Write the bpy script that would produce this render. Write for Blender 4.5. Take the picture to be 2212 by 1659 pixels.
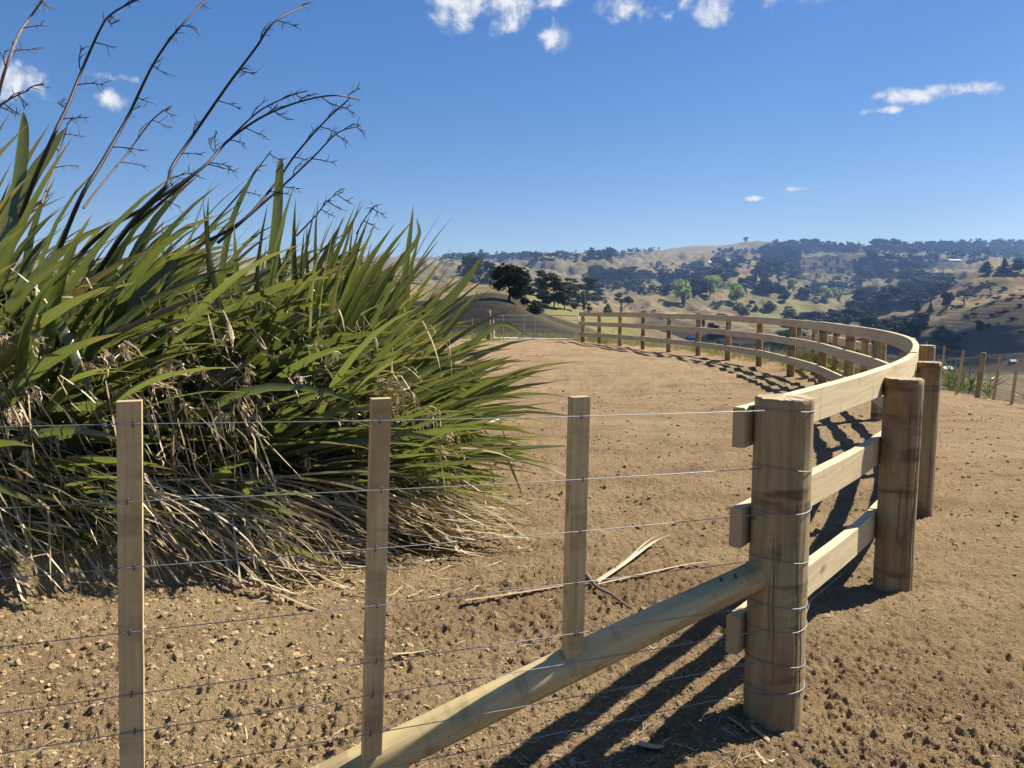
import bpy, math, random
import numpy as np
from mathutils import Vector, Matrix

for o in list(bpy.data.objects):
    bpy.data.objects.remove(o, do_unlink=True)
SC = bpy.context.scene
COL = SC.collection
random.seed(11)
RNG = np.random.default_rng(11)

# ------------------------------------------------------------------ camera
PITCH = math.radians(6.23)
CAMZ = 1.62
F = 1662.0                    # focal length in units of a 2212 px wide frame
cam_d = bpy.data.cameras.new('camera')
cam = bpy.data.objects.new('camera', cam_d)
COL.objects.link(cam)
cam.location = (0, 0, CAMZ)
cam.rotation_euler = (math.radians(90) - PITCH, 0, 0)
cam_d.sensor_width = 36.0
cam_d.lens = 36.0 * F / 2212.0
cam_d.clip_start = 0.05
cam_d.clip_end = 20000
SC.camera = cam

# ------------------------------------------------------------------ sun and sky
SUN_EL = math.radians(46.0)
SUN_H = (0.902, 0.431)
SUN_DIR = Vector((SUN_H[0] * math.cos(SUN_EL), SUN_H[1] * math.cos(SUN_EL), math.sin(SUN_EL)))
sun_d = bpy.data.lights.new('sun', 'SUN')
sun_d.energy = 4.9
sun_d.angle = math.radians(0.53)
sun_d.color = (1.0, 0.94, 0.84)
sun = bpy.data.objects.new('sun', sun_d)
COL.objects.link(sun)
sun.location = (30, 15, 40)
sun.rotation_euler = SUN_DIR.to_track_quat('Z', 'Y').to_euler()

SC.view_settings.view_transform = 'Standard'
SC.view_settings.look = 'None'
SC.view_settings.gamma = 1.0
SC.view_settings.exposure = 1.15
SC.view_settings.use_curve_mapping = False
try:
    SC.cycles.use_denoising = True
    SC.cycles.denoiser = 'OPENIMAGEDENOISE'
    SC.cycles.denoising_input_passes = 'RGB_ALBEDO_NORMAL'
    SC.cycles.max_bounces = 6
    SC.cycles.diffuse_bounces = 5
    SC.cycles.glossy_bounces = 2
    SC.cycles.transmission_bounces = 4
    SC.cycles.volume_bounces = 1
    SC.cycles.caustics_reflective = False
    SC.cycles.caustics_refractive = False
    SC.cycles.sample_clamp_indirect = 6
except Exception:
    pass

SP, CP = math.sin(PITCH), math.cos(PITCH)


def slope(v):
    """downward slope (metres per metre of depth) of the sight line through picture row v (2212x1659 frame)"""
    dv = (829.5 - np.asarray(v, float)) / F
    return (SP - dv * CP) / (CP + dv * SP)


def PX(u, v, y):
    """world point on the sight line (u, v) at depth y"""
    dv = (829.5 - v) / F
    return Vector(((u - 1106.0) / F / (CP + dv * SP) * y, y, CAMZ - y * float(slope(v))))


def cloud_dir(u, v):
    return PX(u, v, 1.0) - Vector((0, 0, CAMZ))


W = bpy.data.worlds.new('World')
SC.world = W
W.use_nodes = True
wn, wl = W.node_tree.nodes, W.node_tree.links
wn.clear()
w_out = wn.new('ShaderNodeOutputWorld')
sky = wn.new('ShaderNodeTexSky')
sky.sky_type = 'NISHITA'
sky.sun_disc = False
sky.sun_elevation = SUN_EL
sky.sun_rotation = math.atan2(SUN_H[0], SUN_H[1])
sky.altitude = 100
sky.air_density = 1.0
sky.dust_density = 0.45
sky.ozone_density = 2.0
hs = wn.new('ShaderNodeHueSaturation')
hs.inputs['Saturation'].default_value = 1.42
hs.inputs['Hue'].default_value = 0.512
wl.new(sky.outputs['Color'], hs.inputs['Color'])
bg = wn.new('ShaderNodeBackground')
bg.inputs['Strength'].default_value = 0.05
even = wn.new('ShaderNodeMix')      # broad haze glow: the blue is more even over the sky than in a clean atmosphere
even.data_type = 'RGBA'
even.inputs[0].default_value = 0.30
wl.new(hs.outputs['Color'], even.inputs[6])
even.inputs[7].default_value = (1.05, 2.45, 5.3, 1)
wl.new(even.outputs[2], bg.inputs['Color'])
# small fair-weather clouds: lobed noise inside a few directions of the sky
CLOUDS = [(1000, 0, 82, 56, 1.5), (1085, 6, 70, 60, 1.5), (1170, -12, 80, 40, 1.1), (1197, 78, 40, 34, 1.5), (1345, 14, 60, 34, 1.5), (1470, -2, 90, 34, 1.2),
          (1540, 10, 46, 42, 1.5), (1715, -8, 80, 26, .8), (2020, 199, 108, 17, 1.55), (1902, 240, 44, 9, 1.4),
          (1632, 428, 30, 6, 1.5), (1722, 408, 28, 7, 1.2), (1762, 403, 28, 5, 1.1), (62, 182, 84, 48, 1.15), (240, 216, 52, 24, 1.0),
          (240, 163, 70, 12, .8), (1038, 121, 18, 9, .65), (1440, 30, 18, 12, .5), (1150, 40, 70, 55, .45),
          (560, -190, 160, 60, 1.0), (1500, -160, 220, 60, 1.0), (2500, 60, 120, 40, .9), (-350, 240, 130, 50, 1.0), (2700, 330, 120, 20, .9)]
tc = wn.new('ShaderNodeTexCoord')


def wmath(op, a, b=None, clamp=False):
    n = wn.new('ShaderNodeMath')
    n.operation = op
    n.use_clamp = clamp
    for i, s in enumerate((a, b)):
        if s is None:
            continue
        if isinstance(s, (int, float)):
            n.inputs[i].default_value = s
        else:
            wl.new(s, n.inputs[i])
    return n.outputs[0]


def wdot(vec):
    n = wn.new('ShaderNodeVectorMath')
    n.operation = 'DOT_PRODUCT'
    wl.new(tc.outputs['Generated'], n.inputs[0])
    n.inputs[1].default_value = vec
    return n.outputs['Value']


cover = None
for (cu, cv, ru, rv, st) in CLOUDS:
    c = cloud_dir(cu, cv)
    ln = c.length
    c = c.normalized()
    e1 = Vector((c.y, -c.x, 0)).normalized()
    e2 = e1.cross(c).normalized()
    k1, k2 = ln * F / ru, ln * F / rv
    d1 = wdot(e1 * k1)
    d2 = wdot(e2 * k2)
    rr = wmath('ADD', wmath('MULTIPLY', d1, d1), wmath('MULTIPLY', d2, d2))
    m = wmath('SUBTRACT', st, wmath('MULTIPLY', rr, 0.85))
    cover = m if cover is None else wmath('MAXIMUM', cover, m)
cover = wmath('MAXIMUM', cover, -2.0)
cn = wn.new('ShaderNodeTexNoise')
cn.inputs['Scale'].default_value = 30.0
cn.inputs['Detail'].default_value = 9.0
cn.inputs['Roughness'].default_value = 0.62
cn.inputs['Distortion'].default_value = 0.35
wl.new(tc.outputs['Generated'], cn.inputs['Vector'])
dens = wmath('ADD', cover, wmath('MULTIPLY', wmath('SUBTRACT', cn.outputs['Fac'], 0.57), 5.2))
mr = wn.new('ShaderNodeMapRange')
mr.interpolation_type = 'SMOOTHSTEP'
mr.inputs['From Min'].default_value = 0.12
mr.inputs['From Max'].default_value = 1.5
wl.new(dens, mr.inputs['Value'])
ccol = wn.new('ShaderNodeMapRange')
ccol.data_type = 'FLOAT'
ccol.inputs['From Min'].default_value = 0.3
ccol.inputs['From Max'].default_value = 1.6
ccol.inputs['To Min'].default_value = 0.31
ccol.inputs['To Max'].default_value = 0.45
wl.new(dens, ccol.inputs['Value'])
cbg = wn.new('ShaderNodeBackground')
cbg.inputs['Color'].default_value = (0.96, 0.98, 1.0, 1)
wl.new(ccol.outputs['Result'], cbg.inputs['Strength'])
wmix = wn.new('ShaderNodeMixShader')
wl.new(wmath('MULTIPLY', mr.outputs['Result'], 0.95), wmix.inputs['Fac'])
wl.new(bg.outputs[0], wmix.inputs[1])
wl.new(cbg.outputs[0], wmix.inputs[2])
wl.new(wmix.outputs[0], w_out.inputs['Surface'])
# ------------------------------------------------------------------ helpers


def fast_mesh(name, co, faces, uv=None, attrs=None, smooth=False, mat_idx=None):
    """mesh from arrays; faces is an (m, k) array or a list of such arrays (mixed sizes)"""
    if isinstance(faces, np.ndarray):
        faces = [faces]
    faces = [np.asarray(f, np.int32) for f in faces if len(f)]
    me = bpy.data.meshes.new(name)
    co = np.asarray(co, np.float32)
    me.vertices.add(len(co))
    me.vertices.foreach_set('co', co.ravel())
    loops = np.concatenate([f.ravel() for f in faces])
    sizes = np.concatenate([np.full(len(f), f.shape[1], np.int32) for f in faces])
    starts = np.concatenate([[0], np.cumsum(sizes)[:-1]]).astype(np.int32)
    me.loops.add(len(loops))
    me.loops.foreach_set('vertex_index', loops)
    me.polygons.add(len(sizes))
    me.polygons.foreach_set('loop_start', starts)
    me.polygons.foreach_set('use_smooth', np.full(len(sizes), smooth, bool))
    if mat_idx is not None:
        me.polygons.foreach_set('material_index', np.asarray(mat_idx, np.int32))
    if uv is not None:
        l = me.uv_layers.new(name='UVMap')
        l.data.foreach_set('uv', np.asarray(uv, np.float32)[loops].ravel() if len(uv) == len(co) else np.asarray(uv, np.float32).ravel())
    for k, a in (attrs or {}).items():
        t = me.attributes.new(k, 'FLOAT', 'POINT')
        t.data.foreach_set('value', np.asarray(a, np.float32))
    me.update(calc_edges=True)
    return me


def link(name, me, mats, parent=None, loc=None):
    o = bpy.data.objects.new(name, me)
    if me is not None and mats is not None:
        for m in (mats if isinstance(mats, (list, tuple)) else [mats]):
            me.materials.append(m)
    COL.objects.link(o)
    if loc is not None:
        o.location = loc
    if parent is not None:
        o.parent = parent
    return o


def empty(name, loc=(0, 0, 0), label=None, cat=None, group=None):
    o = bpy.data.objects.new(name, None)
    COL.objects.link(o)
    o.location = loc
    o.empty_display_size = 0.2
    return tag(o, label, cat, group)


def tag(o, label=None, cat=None, group=None, kind=None):
    if label:
        o['label'] = label
    if cat:
        o['category'] = cat
    if group:
        o['group'] = group
    if kind:
        o['kind'] = kind
    return o


class MB:
    """collects vertices, uvs and faces for one mesh"""

    def __init__(s):
        s.v, s.uv, s.f3, s.f4, s.m3, s.m4 = [], [], [], [], [], []
        s.n = 0

    def add(s, co, faces, uv=None, mat=0):
        co = np.asarray(co, float).reshape(-1, 3)
        faces = np.asarray(faces, int)
        s.v.append(co)
        s.uv.append(np.zeros((len(co), 2)) if uv is None else np.asarray(uv, float))
        if faces.shape[1] == 3:
            s.f3.append(faces + s.n)
            s.m3.append(np.full(len(faces), mat))
        else:
            s.f4.append(faces + s.n)
            s.m4.append(np.full(len(faces), mat))
        s.n += len(co)

    def mesh(s, name, smooth=False):
        fs, ms = [], []
        if s.f4:
            fs.append(np.concatenate(s.f4))
            ms.append(np.concatenate(s.m4))
        if s.f3:
            fs.append(np.concatenate(s.f3))
            ms.append(np.concatenate(s.m3))
        return fast_mesh(name, np.concatenate(s.v), fs, uv=np.concatenate(s.uv), smooth=smooth, mat_idx=np.concatenate(ms))

    def box(s, c, size, mat=0, rot=None):
        c = np.asarray(c, float)
        hx, hy, hz = np.asarray(size, float) / 2
        for ax, sg in ((0, 1), (0, -1), (1, 1), (1, -1), (2, 1), (2, -1)):
            h = [hx, hy, hz]
            a, b = [(1, 2), (2, 0), (0, 1)][ax]
            q = []
            for (p, r) in ((-1, -1), (1, -1), (1, 1), (-1, 1)):
                w = [0, 0, 0]
                w[ax] = sg * h[ax]
                w[a] = p * h[a] * sg
                w[b] = r * h[b]
                q.append(w)
            q = np.array(q)
            uv = np.stack([q[:, a], q[:, b]], 1)
            if rot is not None:
                q = q @ np.array(rot).T
            s.add(q + c, [[0, 1, 2, 3]], uv, mat)

    def tube(s, pts, r, sides=6, mat=0, caps=True, closed=False):
        pts = np.asarray(pts, float)
        n = len(pts)
        rr = np.broadcast_to(np.asarray(r, float), (n,))
        t = np.gradient(pts, axis=0)
        if closed:
            t = np.roll(pts, -1, 0) - np.roll(pts, 1, 0)
        t /= np.linalg.norm(t, axis=1, keepdims=True) + 1e-12
        ref = np.array([0, 0, 1.0]) if abs(t[:, 2]).mean() < 0.8 else np.array([1.0, 0, 0])
        a = np.cross(t, ref)
        a /= np.linalg.norm(a, axis=1, keepdims=True) + 1e-12
        b = np.cross(t, a)
        ang = np.linspace(0, 2 * math.pi, sides, endpoint=False)
        co = pts[:, None] + rr[:, None, None] * (np.cos(ang)[None, :, None] * a[:, None] + np.sin(ang)[None, :, None] * b[:, None])
        L = np.concatenate([[0], np.cumsum(np.linalg.norm(np.diff(pts, axis=0), axis=1))])
        uv = np.stack(np.broadcast_arrays(L[:, None], (ang * rr.mean())[None]), -1).reshape(-1, 2)
        i = np.arange(n if closed else n - 1)[:, None] * sides
        j = np.arange(sides)[None]
        j2 = (j + 1) % sides
        i2 = (i + sides) % (n * sides)
        fq = np.stack([i + j, i2 + j, i2 + j2, i + j2], -1).reshape(-1, 4)
        s.add(co.reshape(-1, 3), fq, uv, mat)
        if caps and not closed:
            for k, fl in ((0, 1), (n - 1, 0)):
                ring = co[k]
                c = ring.mean(0)
                idx = np.stack([np.arange(sides), (np.arange(sides) + 1) % sides, np.full(sides, sides)], 1)
                s.add(np.vstack([ring, c]), idx if fl else idx[:, ::-1], None, mat)


# noise ------------------------------------------------------------
def _hash(ix, iy, seed):
    h = (ix.astype(np.int64) * 374761393 + iy.astype(np.int64) * 668265263 + seed * 1442695041) & 0xFFFFFFFF
    h = ((h ^ (h >> 13)) * 1274126177) & 0xFFFFFFFF
    h = ((h ^ (h >> 15)) * 2246822519) & 0xFFFFFFFF
    return ((h ^ (h >> 16)) & 0xFFFFFF) / float(0x1000000)


def pnoise(x, y, seed=0):
    x, y = np.asarray(x, float), np.asarray(y, float)
    ix, iy = np.floor(x), np.floor(y)
    fx, fy = x - ix, y - iy

    def g(dx, dy):
        a = _hash(ix + dx, iy + dy, seed) * 2 * math.pi
        return np.cos(a) * (fx - dx) + np.sin(a) * (fy - dy)
    sx = fx * fx * fx * (fx * (fx * 6 - 15) + 10)
    sy = fy * fy * fy * (fy * (fy * 6 - 15) + 10)
    a = g(0, 0) * (1 - sx) + g(1, 0) * sx
    b = g(0, 1) * (1 - sx) + g(1, 1) * sx
    return (a * (1 - sy) + b * sy) * 1.5


def fbm(x, y, octv=4, seed=0, gain=0.5):
    s, a, f = 0, 1.0, 1.0
    for k in range(octv):
        s = s + a * pnoise(x * f, y * f, seed + k * 17)
        a *= gain
        f *= 2.03
    return s


def clods(x, y, seed=0):
    """rounded lumps: 0 in the gaps, up to 1 on the lumps"""
    wx, wy = pnoise(x * 1.1, y * 1.1, seed + 50), pnoise(x * 1.1 + 40, y * 1.1, seed + 51)
    x, y = x + 0.45 * wx, y + 0.45 * wy
    ix, iy = np.floor(x), np.floor(y)
    best = np.zeros_like(x)
    for dx in (-1, 0, 1):
        for dy in (-1, 0, 1):
            cx, cy = ix + dx, iy + dy
            px = cx + _hash(cx, cy, seed)
            py = cy + _hash(cx, cy, seed + 5)
            r = 0.25 + 0.55 * _hash(cx, cy, seed + 9) ** 2
            d = ((x - px) ** 2 + (y - py) ** 2) / (r * r)
            best = np.maximum(best, np.clip(1 - d, 0, 1) ** 1.25 * r)
    return best


def sstep(a, b, x):
    t = np.clip((np.asarray(x, float) - a) / (b - a), 0, 1)
    return t * t * (3 - 2 * t)


# material helper ---------------------------------------------------
class NT:
    def __init__(s, name):
        s.m = bpy.data.materials.new(name)
        s.m.use_nodes = True
        s.n, s.l = s.m.node_tree.nodes, s.m.node_tree.links
        s.n.clear()
        s.out = s.n.new('ShaderNodeOutputMaterial')

    def new(s, t, **kw):
        n = s.n.new(t)
        for k, v in kw.items():
            setattr(n, k, v)
        return n

    def put(s, sock, v):
        if v is None:
            return
        if hasattr(v, 'is_linked') or hasattr(v, 'links'):
            s.l.new(v, sock)
        else:
            if sock.type == 'RGBA' and len(v) == 3:
                v = (*v, 1)
            sock.default_value = v

    def noise(s, vec, scale=5, detail=4, rough=0.55, dist=0.0):
        n = s.new('ShaderNodeTexNoise')
        s.put(n.inputs['Vector'], vec)
        n.inputs['Scale'].default_value = scale
        n.inputs['Detail'].default_value = detail
        n.inputs['Roughness'].default_value = rough
        n.inputs['Distortion'].default_value = dist
        return n.outputs['Fac']

    def ramp(s, fac, stops, interp='LINEAR'):
        n = s.new('ShaderNodeValToRGB')
        n.color_ramp.interpolation = interp
        e = n.color_ramp.elements
        while len(e) > 2:
            e.remove(e[-1])
        for i, (p, c) in enumerate(stops):
            if i > 1:
                e.new(p)
            e[i].position = p
            if isinstance(c, (int, float)):
                c = (c, c, c)
            e[i].color = (*c, 1)
        s.put(n.inputs['Fac'], fac)
        return n.outputs['Color']

    def mix(s, fac, a, b, mode='MIX'):
        n = s.new('ShaderNodeMix', data_type='RGBA', blend_type=mode)
        n.clamp_factor = True
        s.put(n.inputs['Factor'], fac)
        s.put(n.inputs[6], a)
        s.put(n.inputs[7], b)
        return n.outputs[2]

    def math(s, op, a, b=0.0, clamp=False):
        n = s.new('ShaderNodeMath', operation=op, use_clamp=clamp)
        s.put(n.inputs[0], a)
        s.put(n.inputs[1], b)
        return n.outputs[0]

    def attr(s, name):
        return s.new('ShaderNodeAttribute', attribute_name=name).outputs['Fac']

    def mapping(s, vec, scale=(1, 1, 1), loc=(0, 0, 0)):
        n = s.new('ShaderNodeMapping')
        s.put(n.inputs['Vector'], vec)
        n.inputs['Scale'].default_value = scale
        s.put(n.inputs['Location'], loc)
        return n.outputs[0]

    def coord(s, which='Object'):
        return s.new('ShaderNodeTexCoord').outputs[which]

    def pos(s):
        return s.new('ShaderNodeNewGeometry').outputs['Position']

    def orand(s):
        return s.new('ShaderNodeObjectInfo').outputs['Random']

    def bump(s, h, strength=0.3, dist=0.01):
        n = s.new('ShaderNodeBump')
        n.inputs['Strength'].default_value = strength
        n.inputs['Distance'].default_value = dist
        s.put(n.inputs['Height'], h)
        return n.outputs[0]

    def bsdf(s, col, rough=0.8, normal=None, spec=0.3, metal=0.0):
        n = s.new('ShaderNodeBsdfPrincipled')
        s.put(n.inputs['Base Color'], col)
        s.put(n.inputs['Roughness'], rough)
        s.put(n.inputs['Metallic'], metal)
        n.inputs['Specular IOR Level'].default_value = spec
        s.put(n.inputs['Normal'], normal)
        return n.outputs[0]

    def done(s, sh):
        s.l.new(sh, s.out.inputs['Surface'])
        return s.m


def simple_mat(name, col, rough=0.7, spec=0.3, metal=0.0, var=0.15, scale=8):
    t = NT(name)
    n = t.noise(t.coord('Object'), scale, 5, 0.6)
    c = t.mix(n, [x * (1 - var) for x in col], [min(1, x * (1 + var)) for x in col])
    return t.done(t.bsdf(c, rough, spec=spec, metal=metal))
# ------------------------------------------------------------------ materials


def wood_mat(name, cols, stain, grain=46.0, dark_knots=True, band=0.0, rough=0.75, kerf=False):
    """sawn or round pine; UV is in metres with the grain along u"""
    t = NT(name)
    uv = t.coord('UV')
    r = t.orand()
    sh = t.new('ShaderNodeCombineXYZ')
    t.put(sh.inputs[0], t.math('MULTIPLY', r, 37.0))
    t.put(sh.inputs[1], t.math('MULTIPLY', r, 19.0))
    v = t.new('ShaderNodeVectorMath', operation='ADD')
    t.put(v.inputs[0], uv)
    t.put(v.inputs[1], sh.outputs[0])
    v = v.outputs[0]
    warp = t.noise(t.mapping(v, (1.2, 5, 1)), 1.0, 2, 0.5)
    wv = t.new('ShaderNodeVectorMath', operation='ADD')
    cb = t.new('ShaderNodeCombineXYZ')
    t.put(cb.inputs[1], t.math('MULTIPLY', warp, 0.10))
    t.put(wv.inputs[0], v)
    t.put(wv.inputs[1], cb.outputs[0])
    g1 = t.noise(t.mapping(wv.outputs[0], (1.6, grain, 1)), 1.0, 5, 0.6)
    g2 = t.noise(t.mapping(wv.outputs[0], (5, grain * 5, 1)), 1.0, 3, 0.6)
    big = t.noise(t.mapping(v, (1.3, 3.0, 1)), 1.0, 3, 0.6)
    col = t.ramp(g1, [(0.30, cols[0]), (0.5, cols[1]), (0.72, cols[2])])
    col = t.mix(t.math('MULTIPLY', g2, 0.35), col, [c * 0.62 for c in cols[0]])
    col = t.mix(t.ramp(big, [(0.50, 0.0), (0.66, 1.0)]), col, t.mix(0.7, col, stain))
    # knots
    vo = t.new('ShaderNodeTexVoronoi')
    vo.feature = 'F1'
    t.put(vo.inputs['Vector'], t.mapping(wv.outputs[0], (2.6, 7.0, 1)))
    vo.inputs['Scale'].default_value = 1.0
    knot = t.ramp(vo.outputs['Distance'], [(0.05, 1.0), (0.15, 0.0)])
    if dark_knots:
        col = t.mix(t.math('MULTIPLY', knot, 0.75), col, [c * 0.35 for c in stain])
    if band:
        # bark-scuff bands across a peeled pole
        bn = t.noise(t.mapping(v, (7.0, 1.6, 1)), 1.0, 4, 0.65)
        col = t.mix(t.ramp(bn, [(0.53, 0.0), (0.62, band)]), col, [c * 0.42 for c in stain])
        spots = t.noise(t.mapping(v, (18, 26, 1)), 1.0, 3, 0.7)
        col = t.mix(t.ramp(spots, [(0.64, 0.0), (0.75, 0.5)]), col, [c * 0.5 for c in stain])
    col = t.mix(t.math('MULTIPLY', r, 0.34), col, stain)
    if kerf:    # saw kerfs across the face, cut so the board bends
        sx = t.new('ShaderNodeSeparateXYZ')
        t.put(sx.inputs[0], uv)
        kn = t.noise(t.mapping(v, (3.0, 9.0, 1)), 1.0, 3, 0.6)
        ph = t.math('FRACT', t.math('ADD', t.math('MULTIPLY', sx.outputs[0], 3.6), t.math('MULTIPLY', kn, 0.22)))
        ln = t.ramp(t.math('ABSOLUTE', t.math('SUBTRACT', ph, 0.5)), [(0.0, 0.75), (0.022, 0.0)])
        col = t.mix(t.math('MULTIPLY', ln, t.ramp(kn, [(0.42, 0.0), (0.58, 0.9)])), col, [c * 0.35 for c in stain])
    h = t.math('ADD', t.math('MULTIPLY', g1, 0.6), t.math('MULTIPLY', g2, 0.5))
    return t.done(t.bsdf(col, rough, t.bump(h, 0.35, 0.004), 0.25))


M_RAIL = wood_mat('sawn_pine', [(0.50, 0.39, 0.215), (0.62, 0.51, 0.31), (0.70, 0.60, 0.39)], (0.45, 0.325, 0.18), kerf=True)
M_BATTEN = wood_mat('batten_pine', [(0.45, 0.32, 0.145), (0.61, 0.455, 0.23), (0.72, 0.57, 0.32)], (0.37, 0.235, 0.115), grain=60, band=0.42)
M_POST = wood_mat('treated_post', [(0.235, 0.170, 0.085), (0.345, 0.265, 0.142), (0.45, 0.36, 0.21)], (0.17, 0.10, 0.048), grain=30, band=0.75)
M_POLE = wood_mat('brace_pole', [(0.44, 0.325, 0.145), (0.55, 0.43, 0.215), (0.63, 0.51, 0.275)], (0.34, 0.225, 0.10), grain=26, band=0.45)


def endgrain():
    t = NT('end_grain')
    uv = t.coord('UV')
    w = t.new('ShaderNodeTexWave')
    w.wave_type = 'RINGS'
    w.rings_direction = 'Z'
    t.put(w.inputs['Vector'], t.mapping(uv, (1, 1, 0)))
    w.inputs['Scale'].default_value = 26.0
    w.inputs['Distortion'].default_value = 1.2
    w.inputs['Detail'].default_value = 2.0
    n = t.noise(uv, 40, 4, 0.6)
    c = t.mix(w.outputs['Fac'], (0.40, 0.295, 0.165), (0.47, 0.365, 0.215))
    c = t.mix(t.math('MULTIPLY', n, 0.6), c, (0.30, 0.22, 0.13))
    return t.done(t.bsdf(c, 0.85, t.bump(n, 0.4, 0.003), 0.2))


M_END = endgrain()
M_WIRE = simple_mat('galvanised_wire', (0.27, 0.27, 0.275), 0.5, 0.4, 0.7, 0.25, 60)
M_GALV = simple_mat('galvanised_pipe', (0.42, 0.43, 0.44), 0.45, 0.5, 0.7, 0.15, 6)
M_NAIL = simple_mat('nail_steel', (0.10, 0.09, 0.085), 0.5, 0.5, 0.6, 0.2, 60)


def dirt_mat():
    t = NT('dry_dirt')
    p = t.pos()
    n1 = t.noise(p, 0.55, 5, 0.6)
    n2 = t.noise(p, 7.0, 6, 0.65)
    n3 = t.noise(p, 55.0, 5, 0.7)
    n4 = t.noise(p, 210.0, 3, 0.7)
    c = t.ramp(n2, [(0.28, (0.268, 0.180, 0.090)), (0.5, (0.352, 0.243, 0.124)), (0.74, (0.43, 0.306, 0.162))])
    c = t.mix(t.ramp(n3, [(0.35, 0.0), (0.72, 0.55)]), c, (0.385, 0.268, 0.155))
    c = t.mix(t.ramp(n3, [(0.24, 0.45), (0.42, 0.0)]), c, (0.135, 0.086, 0.050))
    sk = t.noise(t.mapping(p, (0.35, 1.9, 1)), 1.0, 5, 0.62, 0.6)
    c = t.mix(t.ramp(sk, [(0.46, 0.0), (0.66, 0.55)]), c, (0.185, 0.116, 0.064))
    pale = t.ramp(n1, [(0.5, 0.0), (0.68, 0.45)])
    c = t.mix(pale, c, (0.47, 0.34, 0.195))
    yl = t.attr('yellow')
    c = t.mix(t.math('MULTIPLY', yl, 0.85), c, t.mix(n2, (0.34, 0.235, 0.115), (0.52, 0.39, 0.205)))
    gr = t.attr('grass')
    gn = t.noise(p, 3.5, 6, 0.7)
    gc = t.ramp(gn, [(0.3, (0.12, 0.10, 0.045)), (0.55, (0.24, 0.185, 0.095)), (0.75, (0.30, 0.24, 0.13))])
    c = t.mix(gr, c, gc)
    h = t.math('ADD', t.math('MULTIPLY', n3, 0.7), t.math('MULTIPLY', n4, 0.45))
    n5 = t.noise(p, 26.0, 5, 0.7)
    h = t.math('ADD', h, t.math('MULTIPLY', n5, 1.3))
    return t.done(t.bsdf(c, 0.95, t.bump(h, 1.0, 0.045), 0.10))


M_DIRT = dirt_mat()


def clod_mat():
    t = NT('soil_clod')
    n = t.noise(t.pos(), 60, 5, 0.7)
    a = t.attr('rnd')
    c = t.ramp(a, [(0.0, (0.21, 0.138, 0.072)), (0.5, (0.325, 0.222, 0.118)), (0.85, (0.42, 0.30, 0.155)), (1.0, (0.52, 0.39, 0.205))])
    c = t.mix(t.math('MULTIPLY', n, 0.5), c, (0.17, 0.115, 0.07))
    return t.done(t.bsdf(c, 0.95, t.bump(n, 0.6, 0.006), 0.1))


M_CLOD = clod_mat()


def hill_mat():
    t = NT('dry_pasture')
    p = t.pos()
    n1 = t.noise(t.mapping(p, (0.0045, 0.0045, 0.0045)), 1.0, 5, 0.6)
    n2 = t.noise(t.mapping(p, (0.03, 0.03, 0.06)), 1.0, 6, 0.62, 0.4)
    n3 = t.noise(t.mapping(p, (0.25, 0.25, 0.9)), 1.0, 5, 0.65)
    n4 = t.noise(t.mapping(p, (1.1, 1.1, 3.5)), 1.0, 5, 0.7)
    c = t.ramp(n2, [(0.28, (0.115, 0.082, 0.035)), (0.48, (0.190, 0.143, 0.062)), (0.72, (0.275, 0.21, 0.095))])
    c = t.mix(t.ramp(n1, [(0.42, 0.0), (0.66, 0.65)]), c, t.mix(n2, (0.125, 0.12, 0.052), (0.205, 0.18, 0.085)))
    c = t.mix(t.ramp(n3, [(0.34, 0.5), (0.52, 0.0)]), c, (0.11, 0.085, 0.05))
    c = t.mix(t.ramp(n4, [(0.36, 0.4), (0.54, 0.0)]), c, (0.10, 0.078, 0.046))
    green = t.attr('green')
    c = t.mix(green, c, t.mix(n3, (0.125, 0.15, 0.04), (0.24, 0.235, 0.075)))
    bare = t.attr('bare')  # mask of cloud shade painted into the pasture colour
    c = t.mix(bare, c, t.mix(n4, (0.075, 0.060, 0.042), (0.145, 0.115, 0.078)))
    scrub = t.attr('scrub')
    c = t.mix(t.math('MULTIPLY', scrub, t.ramp(n3, [(0.3, 0.8), (0.62, 0.25)])), c, t.mix(n4, (0.035, 0.044, 0.018), (0.085, 0.090, 0.040)))
    # sheep tracks along the contours
    sx = t.new('ShaderNodeSeparateXYZ')
    t.put(sx.inputs[0], p)
    z = t.math('ADD', t.math('MULTIPLY', sx.outputs[2], 0.55), t.math('MULTIPLY', n3, 1.1))
    tr = t.math('SINE', t.math('MULTIPLY', z, 6.2832))
    h = t.math('ADD', t.math('MULTIPLY', tr, 0.35), t.math('MULTIPLY', n3, 2.0))
    h = t.math('ADD', h, t.math('MULTIPLY', n4, 0.8))
    return t.done(t.bsdf(c, 1.0, t.bump(h, 0.6, 0.8), 0.05))


M_HILL = hill_mat()


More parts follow.
